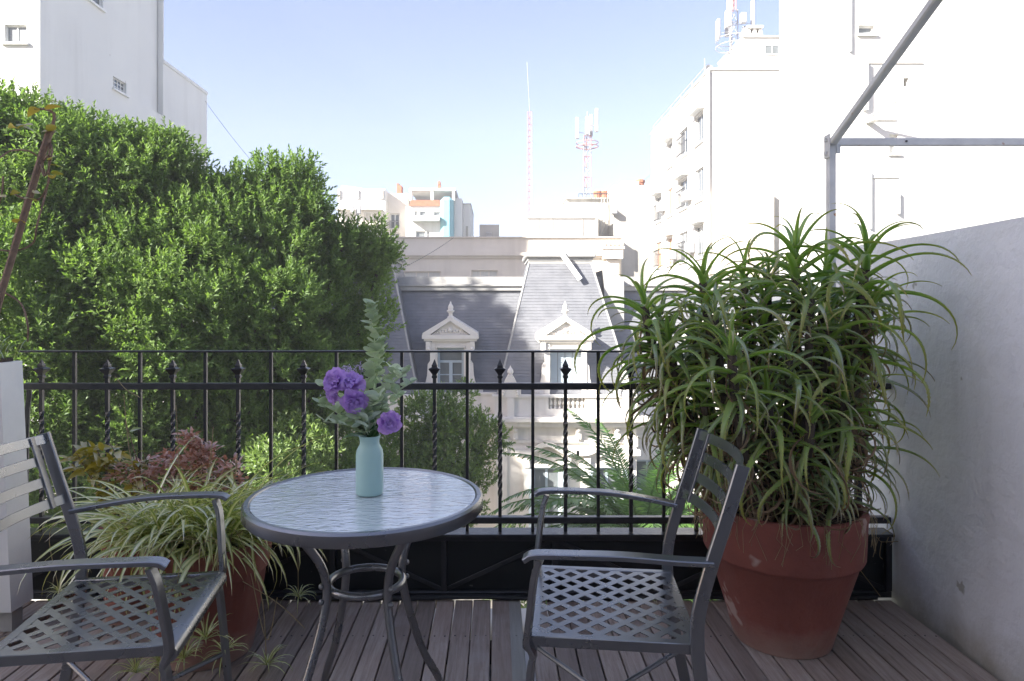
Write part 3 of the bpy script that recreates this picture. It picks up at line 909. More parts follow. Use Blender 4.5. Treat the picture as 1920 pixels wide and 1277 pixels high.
# middle recess
x0 = ax(722)
L2 = [(727, 745, 397, 425), (727, 745, 434, 446)]
P2 = facade(t, M['cream'], (x0, YA+1.5, z0), '-y', ax(762)-x0, az(358)-z0, rect_ops(x0, z0, L2), .6)
for o in rect_ops(x0, z0, L2): add_window(t, P2, o, .6, nx=2, nz=2, pane='pane', bar=.1, rail=False)
b = MB(); b.box(ax(722), ax(762), YA+2.12, YA+10, -10, az(359)); b.build('wall_core', M['cream'], t)
c = MB()
for k in range(7):
    xx = ax(728)+(ax(744)-ax(728))*k/6; c.box(xx-.03, xx+.03, YA+1.2, YA+1.3, az(426), az(412))
c.box(ax(727), ax(745), YA+1.18, YA+1.33, az(412), az(411)); c.build('balcony_rail', M['cable'], t)
# right wing
x0 = ax(762)
L3 = [(777, 784, 396, 407), (787, 800, 396, 407), (813, 827, 397, 407), (780, 799, 434, 446), (801, 806, 434, 446)]
P3 = facade(t, M['right_white'], (x0, YA-.5, z0), '-y', ax(826)-x0, az(388)-z0, rect_ops(x0, z0, L3), .4)
for o in rect_ops(x0, z0, L3): add_window(t, P3, o, .4, nx=1, pane='grey_pane', bar=.1)
b = MB(); b.box(ax(762), ax(826), YA-.09, YA+9, -10, az(388)); b.build('wall_core', M['right_white'], t)
c = MB(); c.prism([(ax(769), az(388)), (ax(826), az(388)), (ax(825), az(377)), (ax(772), az(377))], YA-.7, YA-.1); c.build('red_strip', M['brick_red'], t)
c = MB(); c.box(ax(768), ax(832), YA-.4, YA+8, az(358), az(354)); c.box(ax(768), ax(773), YA-.3, YA+.4, az(377), az(358)); c.box(ax(808), ax(813), YA-.3, YA+.4, az(377), az(358))
c.box(ax(848), ax(853), YA-.3, YA+.4, az(377), az(358)); c.box(ax(832), ax(855), YA-.4, YA+8, az(358.5), az(354)); c.build('roof_pergola', M['right_white'], t)
c = MB(); c.box(ax(774), ax(826), YA-1.6, YA-.52, az(417), az(408)); c.build('balcony', M['tower_white'], t)
c = MB(); c.box(ax(826.5), ax(851), YA-1.1, YA+3, -10, az(371), .4); c.build('teal_tower', M['teal'], t)
c = MB(); c.box(ax(851.5), ax(866), YA+.3, YA+9, -10, az(371)); c.box(ax(866.5), ax(881), YA+2, YA+12, -10, az(378)); c.build('side_block', M['right_white'], t)
c = MB(); c.box(ax(866), ax(882), YA+1.9, YA+12, az(378), az(376)); c.box(ax(872), ax(876), YA+1.9, YA+1.99, az(444), az(420)); c.build('side_trim', M['stained'], t)
c = MB(); c.box(ax(736), ax(745), YA+3, YA+4.5, az(360), az(338)); c.box(ax(736), ax(740), YA+3, YA+4.5, az(338), az(334)); c.build('chimney', M['brick_red'], t)
c = MB()
for k, w_ in enumerate((8, 7, 6, 5)): c.box(ax(817-w_/2+.5), ax(817+w_/2), YA+4, YA+5, az(354-k*7), az(348-k*7))
c.tube([(ax(817), YA+4.5, az(332)), (ax(817), YA+4.5, az(324))], .06, 5); c.build('stepped_chimney', M['brick_red'], t)

def pole_antenna(px, py0, py1, Y, label):
    t = thing('antenna_pole', label, 'antenna', (X(px, Y), Y, Z(py1, Y)))
    m = MB(); m.tube([(X(px, Y), Y, Z(py1, Y)), (X(px, Y), Y, Z(py0, Y))], .12, 8); m.build('pole', M['mast_white'], t)
    for dx, h0, h1 in ((-7, 12, 0), (5, 14, -2)):
        p = MB(); p.box(X(px+dx-3, Y), X(px+dx+3, Y), Y-.5, Y-.25, Z(py0+h0, Y), Z(py0+h1, Y), .03); p.build('panel', M['mast_white'], t)
pole_antenna(670, 388, 446, 55, 'short white antenna pole with two panels before the white apartment block')

# ------------------------------------------------------------ white blocks right of centre
YC = 46.0
t = thing('roof_block', 'low stepped white block on the skyline between the masts', 'building', (X(1050, YC), YC, -10))
b = MB(); b.box(X(988, YC), X(1118, YC), YC, YC+8, -10, Z(406, YC)); b.build('wall', M['right_white'], t)
b = MB(); b.box(X(1021, YC+1), X(1112, YC+1), YC+1, YC+8, Z(408, YC), Z(384, YC+1)); b.box(X(986, YC), X(1120, YC), YC-.15, YC-.003, Z(409, YC), Z(405.5, YC)); b.build('upper_storey', M['right_white'], t)
b = MB()
for px in (1010, 1035, 1092): b.box(X(px, YC), X(px+1.2, YC), YC-.06, YC-.003, Z(446, YC), Z(410, YC))
b.box(X(1116, YC), X(1121, YC), YC-.12, YC-.02, Z(446, YC), Z(409, YC)); b.build('down_pipe', M['stained'], t)
t = thing('weathered_block', 'weathered grey concrete block with clay chimneys left of the white flats', 'building', (X(1160, 50), 50, -10))
b = MB(); b.box(X(1062, 50), X(1150, 50), 50, 58, -10, Z(374, 50)); b.box(X(1060, 50), X(1152, 50), 49.8, 58.2, Z(373.9, 50), Z(371, 50)); b.build('wall', M['stained'], t)
b = MB(); b.box(X(1150.5, 48), X(1234, 48), 48, 58, -10, Z(347, 48)); b.box(X(1168, 48), X(1200, 48), 48.3, 56, Z(346.9, 48), Z(338, 48)); b.build('upper_wall', M['stained'], t)
for px in (1124, 1137):
    c = MB(); c.lathe([(.28,0),(.28,.5),(.34,.5),(.34,.65),(.22,.65)], (X(px, 50), 51, Z(371, 50)), 10); c.build('chimney_pot', M['brick_red'], t)
c = MB(); c.lathe([(.3,0),(.3,.35),(.36,.35),(.36,.5),(.2,.6)], (X(1206, 48), 49, Z(347, 48)), 10); c.build('chimney_pot', M['brick_red'], t)
c = MB()
for k in range(9):
    c.tube([(X(1085+7*k, 49.7), 49.7, Z(372, 49.7)), (X(1085+7*k, 49.7), 49.7, Z(363, 49.7))], .02, 4)
c.tube([(X(1085, 49.7), 49.7, Z(363.5, 49.7)), (X(1141, 49.7), 49.7, Z(363.5, 49.7))], .03, 4); c.build('roof_rail', M['cable'], t)
c = MB(); c.box(X(1145, 47.8), X(1157, 47.8), 47.5, 47.95, Z(403, 48), Z(393, 48), .05); c.build('cooling_unit', M['mast_white'], t)
c = MB()
for k, px in enumerate((1128, 1133, 1139)):
    c.tube([(X(px, 49.6), 49.6, Z(375, 50)), (X(px+2, 49.6), 49.6, Z(410, 50)), (X(px-4, 49.6), 49.6, Z(440, 50))], .05, 5)
c.build('pipes', M['stone_grey'], t)

# ------------------------------------------------------------ flats with windows (their street side faces left)
x1 = 9.57; ya, yb = 30.0, 41.2; ztop = Z(132, ya)
t = thing('flats', 'white block of flats with rows of windows along its long left side', 'building', (x1+4, 34, -10))
b = MB(); b.box(x1+.23, x1+6.5, ya+.01, yb-.01, -10, ztop-.02); b.build('wall_core', M['right_white'], t)
fops = []; kinds = []
def yat(px): return x1*FPX/(px-VX)
rows = [(ztop-2.9, 1.35), (ztop-5.6, 1.5), (ztop-8.3, 1.5), (ztop-11.0, 1.5), (ztop-13.7, 1.5)]
colsY = [(31.5, 1.3), (34.2, 1.6), (36.8, 1.1), (39.4, 1.4)]
for ri, (z_, h_) in enumerate(rows):
    for ci, (y_, w_) in enumerate(colsY):
        if ri == 0 and ci == 3: continue
        fops.append((y_-ya-w_/2, y_-ya+w_/2, z_+10, z_+10+h_)); kinds.append((ri, ci))
Pf = facade(t, M['right_white'], (x1, ya, -10), '-x', yb-ya, ztop+10, fops)
for o, (ri, ci) in zip(fops, kinds):
    pane = 'orange_blind' if (ri, ci) in ((1, 2), (2, 3), (2, 2)) else 'pane'
    add_window(t, Pf, o, nx=2, bar=.035, pane=pane, hood=.35 if (ri+ci) % 2 == 0 else 0, rail=(ci in (1, 3)))
for (y_, z_) in ((33.0, ztop-5.4), (38.1, ztop-5.2), (35.6, ztop-8.1), (32.5, ztop-8.0), (40.4, ztop-10.6), (36.0, ztop-11)):
    c = MB(); c.box(x1-.34, x1-.02, y_-.38, y_+.38, z_, z_+.5, .03)
    c.build('cooling_unit', M['mast_white'], t)
b = MB(); b.box(x1-.12, x1-.003, ya-.1, ya+.12, -10, ztop); b.build('down_pipe', M['stone_grey'], t)
b = MB(); b.box(x1-.06, x1+6.5, ya-.06, yb, ztop, ztop+.10); b.build('coping', M['right_white'], t)
b = MB(); b.box(x1+.1, x1+6.5, ya-.003, ya+.008, -10, ztop-.003); b.build('end_wall', M['right_white'], t)
b = MB(); b.box(x1+.22, X(1446, ya-.5), ya-.8, ya-.006, -10, Z(352, ya-.8)); b.build('stained_wall', M['cream'], t)
# penthouse
b = MB(); b.box(X(1393, 31.5), X(1500, 31.5), 31.5, 35, ztop+.1, Z(70, 31.5)); b.box(X(1391, 31.5), X(1500, 31.5), 31.4, 35, Z(70, 31.5)+.001, Z(68, 31.5)); b.build('penthouse', M['right_white'], t)
Pp = lambda u, v, w: (X(1433, 31.5)+u, 31.49-w, Z(103, 31.5)+v)
add_window(t, Pp, (0, X(1461, 31.5)-X(1433, 31.5), 0, Z(85, 31.5)-Z(103, 31.5)), depth=.0, nx=2, pane='grey_pane', sill=False, bar=.03)
c = MB(); xa, xb = X(1402, 31.6), X(1430, 31.6)
c.box(xa, xb, 31.6, 32.6, Z(68, 31.6), Z(62, 31.6)); 
for k in range(3): c.box(xa+(xb-xa)*(.0+.39*k), xa+(xb-xa)*(.22+.39*k), 31.65, 32.55, Z(62, 31.6), Z(52, 31.6))
c.box(xa-.03, xb+.03, 31.55, 32.65, Z(52, 31.6), Z(48, 31.6)); c.build('chimney', M['right_white'], t)
c = MB()
c.tube([(x1+.1, 31, ztop+.1), (x1+.1, 31, ztop+.9)], .02, 5)
pr = [(x1+.1, y_, ztop+.5) for y_ in (31, 33, 35, 37, 39, 41)]
c.tube(pr, .02, 5)
for p in pr: c.tube([(p[0], p[1], ztop+.1), p], .015, 4)
c.build('roof_rail', M['mast_white'], t)

def dish(px, py, Y, r, label):
    t = thing('satellite_dish', label, 'satellite dish', (X(px, Y), Y, Z(py, Y)-.5), 'white dishes on the flats roof')
    m = MB(); m.M = Matrix.Translation((X(px, Y), Y, Z(py, Y))) @ Matrix.Rotation(R(75), 4, 'X') @ Matrix.Rotation(R(15), 4, 'Y')
    m.lathe([(.01,0),(r*.5,.04),(r,.14),(r*1.02,.15),(r,.16),(r*.5,.06),(.01,.02)], n=20); m.build('dish', M['mast_white'], t, smooth=True)
    m = MB(); m.tube([(X(px, Y), Y+.1, Z(py, Y)), (X(px, Y), Y+.15, Z(py, Y)-.7)], .03, 6); m.build('pole', M['cable'], t)
dish(1327, 132, 30.4, .20, 'larger white dish on the near roof corner of the flats')
dish(1260, 210, 37.5, .17, 'smaller white dish on the sloping roof line of the flats')

def lattice_mast(px, pyb, pyt, Y, w, label, lo=None, panels=(), redbands=True, whip=0, ring=None):
    zb, zt_ = Z(pyb, Y), Z(pyt, Y)
    cx = X(px, Y)
    t = thing('antenna_mast', label, 'antenna mast', (cx, Y, zb), 'antenna masts on the skyline')
    n = max(4, int((zt_-zb)/(w*1.2)))
    corners = [(w*.5*math.cos(a), w*.5*math.sin(a)) for a in (R(90), R(210), R(330))]
    tk = max(w*.06, .025)
    bands = 6
    for bi in range(bands):
        m = MB()
        ks = range(n*bi//bands, n*(bi+1)//bands)
        for k in ks:
            z0, z1 = zb+(zt_-zb)*k/n, zb+(zt_-zb)*(k+1)/n
            for i in range(3):
                a, b_ = corners[i], corners[(i+1) % 3]
                m.tube([(cx+a[0], Y+a[1], z0), (cx+a[0], Y+a[1], z1)], tk, 4, cap=False)
                m.tube([(cx+a[0], Y+a[1], z0), (cx+b_[0], Y+b_[1], z1)], tk*.6, 4, cap=False)
                m.tube([(cx+a[0], Y+a[1], z1), (cx+b_[0], Y+b_[1], z1)], tk*.6, 4, cap=False)
        m.build('lattice_section', M['mast_red' if (bi % 2 and redbands) or redbands == 'all' else 'mast_white'], t)
    if whip:
        m = MB(); m.tube([(cx, Y, zt_), (cx-whip[1], Y, zt_+whip[0])], tk*.7, 5); m.build('whip', M['mast_white'], t)
    if ring:
        z_, r_ = ring
        z_ = Z(z_, Y)
        m = MB()
        for dz in (0, .35):
            m.tube([(cx+r_*math.cos(a), Y+r_*math.sin(a), z_+dz) for a in [2*math.pi*i/12 for i in range(13)]], tk*.8, 5)
        for i in range(6):
            a = math.pi*i/3; m.tube([(cx, Y, z_-.3), (cx+r_*math.cos(a), Y+r_*math.sin(a), z_)], tk*.7, 4)
        m.build('platform_ring', M['mast_white' if redbands is not True else 'mast_red'], t)
    for (a, dr, pz, ph, pw) in panels:
        m = MB()
        x_, y_ = cx+dr*math.cos(R(a)), Y+dr*math.sin(R(a))
        m.box(x_-pw/2, x_+pw/2, y_-.12, y_+.12, Z(pz, Y), Z(pz, Y)+ph, .03)
        m.tube([(cx, Y, Z(pz, Y)+ph*.3), (x_, y_, Z(pz, Y)+ph*.3)], tk*.6, 4)
        m.build('antenna_panel', M['mast_white'], t)
lattice_mast(1375, 132, 20, 33, .42, 'busy white antenna mast crowded with panels on top of the flats', panels=[(200, .95, 82, 1.0, .14), (235, .7, 60, 1.4, .2), (300, .6, 52, .5, .28), (340, .9, 66, 1.6, .16), (30, .8, 70, .7, .2), (160, .7, 70, 1.0, .16), (100, .6, 60, 1.3, .2)], ring=(88, .85), redbands=False)
lattice_mast(1376, 20, -30, 33, .2, 'thin red lattice tip rising above the busy mast', redbands='all')
lattice_mast(1101, 371, 255, 60, .75, 'stout red and white mast with panels right of the slender one', panels=[(200, 1.0, 262, 1.9, .3), (330, .9, 250, 2.1, .28), (260, .4, 255, 1.6, .3), (60, .9, 252, 2.0, .3)], ring=(275, 1.0), whip=(2.2, 0))
lattice_mast(993, 405, 210, 75, .55, 'slender pale red mast with long whip between the apartment blocks', redbands='all', whip=(5.6, .3))

# ------------------------------------------------------------ big white building on the right
YR = 24.0
xr = X(1475, YR)
t = thing('white_building', 'huge blank white building filling the upper right behind the awning frame', 'building', (xr+6, YR, -10))
def rr(a, b_, c, d): return (X(a, YR)-xr, X(b_, YR)-xr, Z(d, YR)+10, Z(c, YR)+10)
rops = [rr(1610, 1640, 47, 64), rr(1668, 1684, 252, 288), rr(1694, 1704, 146, 162)]
Pw = facade(t, M['right_white'], (xr, YR, -10), '-y', 22, 26, rops, .30)
b = MB(); b.box(xr, xr+22, YR+.31, YR+.62, -10, 16); b.build('wall_core', M['right_white'], t)
add_window(t, Pw, rops[0], .30, nx=1, pane='grey_pane', bar=.05); add_window(t, Pw, rops[1], .30, nx=1, pane='curtain', bar=.05)
for (p0, p1, dd, q0, q1) in ((1617, 1623, .20, 116, 208), (1591, 1594, .12, -30, 98), (1629, 1631.5, .12, 322, 430), (1680, 1683, .16, 360, 402)):
    c = MB(); c.box(X(p0, YR), X(p1, YR), YR-dd, YR-.003, Z(q1, YR), Z(q0, YR)); c.build('wall_strip', M['right_white'], t)
for (p0, p1, q0, q1) in ((1624, 1730, 118, 119.5), (1632, 1684, 332.5, 334), (1621, 1680, 224, 226)):
    c = MB(); c.box(X(p0, YR), X(p1, YR), YR-.05, YR-.002, Z(q1, YR), Z(q0, YR)); c.build('moulding', M['right_white'], t)
c = MB(); c.tube([(X(1617, YR), YR-.3, Z(226, YR)), (X(1684, YR-1.0), YR-1.1, Z(187, YR-1.0))], .05, 6)
c.box(X(1622, YR), X(1636, YR), YR-.5, YR-.01, Z(232, YR), Z(228, YR)); c.build('awning_arm', M['right_white'], t)

# overhead cables
def cable(p, q, sag, label, r=.006):
    a, b_ = Vector(p), Vector(q)
    pts = [a.lerp(b_, k/20) - Vector((0,0,sag*4*(k/20)*(1-k/20))) for k in range(21)]
    m = MB(); m.tube(pts, r, 5)
    tag(m.build('overhead_cable', M['cable']), label, 'cable', 'thin cables crossing the sky and roofs')
cable((X(690, 22), 22, Z(530, 22)), (X(850, 32.7), 32.7, Z(446, 32.7)), .15, 'thin cable sloping up across the long cream parapet', .012)
cable((X(385, 34), 34, Z(190, 34)), (X(560, 45), 45, Z(390, 45)), .4, 'faint cable dropping from the rear of the white tower', .010)
cable((X(1205, 47), 47, Z(340, 47)), (X(1300, 33), 33, Z(220, 33)), .3, 'faint cable running up to the flats roof', .010)

# ------------------------------------------------------------ trees
def leaf_mesh(name, bases, dirs, ups, L, W):
    n = len(bases)
    side = np.cross(dirs, ups); side /= (np.linalg.norm(side, axis=1, keepdims=True)+1e-9)
    nr = np.cross(side, dirs)
    mid = bases + dirs*(L*0.48)[:, None] + nr*(L*0.05)[:, None]
    v = np.empty((n, 4, 3))
    v[:, 0] = bases
    v[:, 1] = mid + side*W[:, None]*0.5 + nr*(W*.22)[:, None]
    v[:, 2] = bases + dirs*L[:, None] - nr*(L*0.07)[:, None]
    v[:, 3] = mid - side*W[:, None]*0.5 + nr*(W*.22)[:, None]
    me = bpy.data.meshes.new(name)
    me.vertices.add(n*4); me.vertices.foreach_set('co', v.reshape(-1).astype(np.float32))
    tri = np.empty((n, 2, 3), dtype=np.int32)
    b = (np.arange(n)*4)
    tri[:, 0] = np.stack([b, b+1, b+2], 1); tri[:, 1] = np.stack([b, b+2, b+3], 1)
    me.loops.add(n*6); me.loops.foreach_set('vertex_index', tri.reshape(-1))
    me.polygons.add(n*2); me.polygons.foreach_set('loop_start', (np.arange(n*2)*3).astype(np.int32))
    me.update(calc_edges=True)
    return me

def unit(a): return a/(np.linalg.norm(a, axis=1, keepdims=True)+1e-9)

def crown(name, root, blobs, dens, mat, leafL=.10, per=16, spray=.34, inner=.12, seed=1, sub=1.5, lump=1.0):
    g_ = np.random.default_rng(seed)
    off = np.array(wl(root))
    if name == 'crown' and seed == 9: pass
    B_, D_, U_, L_, W_ = [], [], [], [], []
    for (c, r) in blobs:
        c = np.array(c); r = np.array(r)
        area = 4*math.pi*(np.mean(r)**2)
        nsub = max(5, int(area*sub))
        i_ = np.arange(nsub)
        ph = np.arccos(1-2*(i_+.5)/nsub); th = i_*2.39996 + g_.uniform(0, 6)
        sd = np.stack([np.cos(th)*np.sin(ph), np.sin(th)*np.sin(ph), np.cos(ph)], 1)
        sd = unit(sd + g_.normal(size=sd.shape)*.16)
        sr = g_.uniform(.24, .46, nsub)*lump*min(1.0, .55+np.mean(r)*.45)
        sc_ = c + sd*r*g_.uniform(.55, .88, nsub)[:, None]
        per_s = (4*math.pi*sr**2*dens).astype(int)+3
        idx = np.repeat(i_, per_s)
        ns = len(idx)
        d = unit(g_.normal(size=(ns, 3)) + sd[idx]*.55 + np.array([0, 0, .35]))
        pos = sc_[idx] + d*(sr[idx]*g_.uniform(.75, 1.08, ns))[:, None]
        nin = int(ns*inner)
        d2 = unit(g_.normal(size=(nin, 3)))
        pos = np.concatenate([pos, c + d2*r*g_.uniform(.35, .8, nin)[:, None]]); d = np.concatenate([d, d2]); ns += nin
        ax_ = unit(d*.75 + np.array([0, 0, .65]) + g_.normal(size=(ns, 3))*.28)
        sl_ = spray*g_.uniform(.6, 1.25, ns)
        for q in range(per):
            f = (q+.5)/per
            base = pos + ax_*(sl_*(f-.25))[:, None]
            rv = unit(g_.normal(size=(ns, 3)))
            out_ = unit(rv - ax_*np.sum(rv*ax_, 1)[:, None])
            ang = np.radians(68 - 45*f)
            dr = unit(ax_*math.cos(ang) + out_*math.sin(ang) + np.array([0,0,-.12]))
            B_.append(base); D_.append(dr)
            U_.append(unit(ax_ + out_*-.3 + g_.normal(size=(ns, 3))*.25))
            l = leafL*g_.uniform(.7, 1.2, ns); L_.append(l); W_.append(l*.40)
    me = leaf_mesh(name, np.concatenate(B_)-off, np.concatenate(D_), np.concatenate(U_), np.concatenate(L_), np.concatenate(W_))
    o = link(name, me, mat, root); o['kind'] = 'stuff'
    return o

def limb(m, p0, p1, r0, r1, bend=.3, n=8):
    a, b_ = Vector(p0), Vector(p1)
    mid = a.lerp(b_, .5) + Vector((random.uniform(-bend, bend), random.uniform(-bend, bend), random.uniform(0, bend)))
    pts = arc(a, mid, b_, n)
    m.tube(pts, [r0+(r1-r0)*k/n for k in range(n+1)], 8)
    return pts

def blob(px, py, Y, r, rz=None, ry=None):
    return ((X(px, Y), Y, Z(py, Y)), (r, ry or r, rz or r))

tr = thing('ficus_tree', 'huge dense green street tree filling the left beyond the railing', 'tree', (-4.5, 10.8, -10))
big = [blob(-40, 400, 9.6, 1.2), blob(70, 360, 9.8, .98), blob(20, 285, 9.6, .5), blob(130, 305, 10, .5, .45), blob(170, 415, 10.2, 1.15), blob(285, 400, 10.6, 1.05), blob(275, 345, 10.4, .55),
       blob(330, 460, 10.4, 1.1), blob(440, 470, 10.8, .95), blob(430, 420, 10.8, .55, .7), blob(545, 450, 11.2, .75, .85), blob(556, 385, 11.2, .30, .62), blob(610, 490, 11.4, .62),
       blob(675, 510, 11.8, .40), blob(640, 560, 11.6, .68), blob(500, 600, 10.6, 1.35), blob(340, 590, 9.9, 1.25), blob(160, 570, 9.4, 1.25), blob(-10, 560, 9.2, 1.3),
       blob(642, 660, 11.6, .70), blob(590, 720, 11.0, .95), blob(440, 760, 10.6, 1.2), blob(250, 770, 9.8, 1.25), blob(60, 780, 9.4, 1.3), blob(650, 830, 11.4, .9), blob(520, 900, 11, 1.0), blob(340, 920, 10.6, 1.2), blob(130, 950, 10, 1.3), blob(700, 950, 11.8, .9),
       blob(300, 292, 10.4, .30, .36), blob(345, 325, 10.5, .26, .32), blob(262, 300, 10.4, .26, .3), blob(520, 352, 11.0, .24, .36), blob(562, 352, 11.2, .26, .45), blob(385, 380, 10.6, .22, .3), blob(455, 372, 10.8, .2, .3), blob(482, 385, 10.9, .22, .34), blob(592, 425, 11.2, .25, .34),
       blob(215, 300, 10.1, .25, .3), blob(130, 262, 10, .25, .28), blob(60, 235, 9.7, .22, .28), blob(15, 222, 9.6, .22, .25), blob(640, 462, 11.4, .25, .25), blob(702, 472, 11.8, .26, .28), blob(712, 500, 11.8, .2, .22), blob(700, 600, 11.7, .3, .3), blob(180, 270, 10, .25, .25)]
trunk = MB()
base = Vector((-4.5, 10.8, -10)); fork = Vector((-4.3, 10.9, -4.6))
trunk.tube([base, base.lerp(fork, .5)+Vector((.15,0,0)), fork], [.62, .42, .38], 12)
for bl in big[::2]:
    c = Vector(bl[0])
    mid = fork.lerp(c, .45) + Vector((0, .2, .2))
    limb(trunk, fork, mid, .20, .11); limb(trunk, mid, c, .11, .035, .25)
trunk.build('trunk', M['bark'], tr, smooth=True)
crown('crown', tr, big, 40, M['tree_leaf'], leafL=.080, per=15, spray=.30, seed=3, sub=1.3, lump=1.0)

tr = thing('small_tree', 'lighter green smaller tree below the mansion, right of the huge tree', 'tree', (-.8, 12.6, -10))
sm = [blob(800, 800, 12.4, .50, .6), blob(850, 770, 12.6, .38, .45), blob(770, 870, 12.2, .6), blob(850, 860, 12.4, .55), blob(905, 830, 12.7, .34, .4), blob(890, 900, 12.6, .35), blob(780, 960, 12.2, .7), blob(850, 960, 12.4, .5), blob(540, 870, 11.0-1.6, .5), blob(560, 960, 9.6, .6)]
trunk = MB(); trunk.tube([(-.9, 12.8, -10), (-1.0, 12.7, -5.5), (-.9, 12.6, -3)], [.22, .16, .10], 10)
for bl in sm: limb(trunk, (-1.0, 12.7, -4.8), bl[0], .08, .025)
trunk.build('trunk', M['bark'], tr, smooth=True)
crown('crown', tr, sm, 46, M['tree_leaf_far'], leafL=.085, per=14, spray=.25, seed=5, sub=2.2, lump=.8)

# tree added out of view on the left, shaped so its shade falls on the slates
tr = thing('shade_tree', 'tall tree added out of view on the left to shade the slates', 'tree', (-13.6, 12.8, -10))
tb = [((-12.2, 12.3, 6.9), (2.2, 2.0, 1.9)), ((-14.2, 12.6, 8.4), (2.5, 2.2, 2.5)), ((-17.2, 13.2, 9.0), (2.6, 2.4, 3.0)), ((-12.9, 12.6, 3.6), (2.6, 2.2, 2.8)), ((-15.5, 13, 4.5), (3.0, 2.6, 3.2)), ((-13.4, 12.8, .2), (2.9, 2.4, 2.8)), ((-16.5, 13, 0.5), (3.0, 2.6, 3.2))]
trunk = MB(); trunk.tube([(-13.6, 12.8, -10), (-13.5, 12.8, -3), (-13.6, 12.8, 6)], [.6, .4, .15], 10); trunk.build('trunk', M['bark'], tr)
crown('crown', tr, tb, 12, M['tree_leaf'], leafL=.16, per=12, spray=.5, seed=9)

# palm
def palm(cx, cy, cz, label):
    t = thing('palm_tree', label, 'palm tree', (cx, cy, -10))
    m = MB(); n = 18
    prof = []
    for k in range(n+1):
        z = -10 + (cz+10)*k/n
        prof.append((.34 + (.05 if k % 2 else 0) + (.12 if k > n-4 else 0), z))
    m.lathe(prof, (cx, cy, 0), 12); m.build('trunk', M['bark'], t)
    specs = []
    for k in range(46):
        az_ = k*137.5; el = 84 - (k/46)**0.9*95
        specs.append((az_, el, random.uniform(2.9, 3.5)))
    specs += [(178, 42, 3.6), (184, 20, 3.4), (181, 32, 3.9), (172, 12, 3.8), (188, 60, 3.7), (200, 55, 3.6), (160, 8, 3.2), (190, 2, 3.3)]
    for (az_, el, L) in specs:
        a = R(az_); e = R(el)
        pts = []; p = Vector((cx+.2*math.cos(a), cy+.2*math.sin(a), cz)); n = 18
        ee = e
        for k in range(n+1):
            pts.append(p.copy())
            d = Vector((math.cos(a)*math.cos(ee), math.sin(a)*math.cos(ee), math.sin(ee)))
            p = p + d*(L/n)
            ee -= R(3.2 + 3.2*k/n) * (1.0 if el < 60 else .75)
        m = MB(); m.tube(pts, [.03*(1-k/(n+1))+.004 for k in range(n+1)], 5)
        hor = Vector((-math.sin(a), math.cos(a), 0))
        N = 64
        for q in range(3, N):
            f = q/N*n; i = min(int(f), n-1); c = pts[i].lerp(pts[i+1], f-i)
            tg = (pts[i+1]-pts[i]).normalized(); nr = hor.cross(tg)
            ll = .48*math.sin(math.pi*min(1, .15+.85*q/N))**.6 * (1-.35*q/N)
            for s_ in (-1, 1):
                d = (hor*s_*.75 + tg*.75 + nr*random.uniform(-.05, .45)*1 + Vector((0,0,-.1))).normalized()
                sd = tg.cross(d).normalized().cross(d).normalized()*.021
                tip = c+d*ll - Vector((0,0,.06*ll))
                mid = c+d*ll*.5
                m.add([tuple(c-sd*.6), tuple(c+sd*.6), tuple(mid+sd), tuple(mid-sd), tuple(tip)], [(0,1,2,3), (3,2,4)])
        m.build('frond', M['palm_leaf'], t)
palm(X(1205, 14.5), 14.5, Z(1010, 14.5), 'feathery palm between the railing and the mansion wall')

# shrubs far down in the garden, by the mansion foot
tr = thing('garden_shrub', 'low bright shrub at the foot of the palm', 'shrub', (X(1120, 15.5), 15.5, -10))
gs = MB(); gs.tube([(X(1120, 15.5), 15.5, -10), (X(1120, 15.5), 15.5, -5)], .12, 8); gs.build('trunk', M['bark'], tr)
crown('crown', tr, [blob(1120, 1060, 15.5, 1.2, .9), blob(1010, 1075, 16, 1.0, .8), blob(1260, 1050, 15.5, 1.2, 1.0)], 22, M['tree_leaf_far'], leafL=.13, per=12, spray=.4, seed=12)

# ------------------------------------------------------------ terrace: deck
deck = thing('terrace_deck', None, None, (0, 0, 0), kind='structure')
YRAIL = 2.95
pitch = .0795
pm = {}
def plank_mesh(w):
    m = MB(); m.box(-w/2, w/2, -1.15, YRAIL-.03, -.028, 0, .0022)
    return m.mesh('plank')
pms = [plank_mesh(.0735), plank_mesh(.0725), plank_mesh(.0745)]
x = -4.3
i = 0
gap0 = X(917.5, 2.0)
x = gap0 - pitch*54 + pitch/2
pale = X(974, 2.29)
sp_me = None
while x < 1.70:
    w = random.choice(pms)
    if abs(x-pale) < pitch*.5:
        mm_ = MB(); mm_.box(-.026, .026, -1.15, YRAIL-.03, -.028, 0, .0022)
        o = link('plank', mm_.mesh('plank'), M['pale_plank'], deck, (pale, 0, .001)); o['label'] = 'narrow pale plank with wide gaps beside it'
        mm_ = MB(); mm_.box(pale-.06, pale+.06, 2.30, 2.66, -.045, -.030); mm_.build('bright_gap_board', M['white_frame'], deck)  # added white board, stands in for light showing in the gaps
        x += pitch; i += 1
        continue
    o = link('plank', w, M['deck'], deck, (x+random.uniform(-.0008, .0008), 0, random.uniform(-.0015, .0015)), (0, random.uniform(-.004, .004), 0))
    x += pitch
    i += 1
# joists under the deck
for yj in (-.6, .2, 1.0, 1.8, 2.6):
    m = MB(); m.box(-4.3, 1.73, yj-.03, yj+.03, -.095, -.032); m.build('joist', M['bark'], deck)
# screws
m = MB()
for yj in (1.8, 2.6):
    xx = gap0-pitch*54+pitch/2
    while xx < 1.7:
        for s_ in (-.02, .02):
            m.lathe([(.0035, 0), (.0035, .0015), (.002, .002)], (xx+s_, yj+random.uniform(-.004, .004), -.0005), 6)
        xx += pitch
o = m.build('screws', M['cable'], deck); o['kind'] = 'stuff'

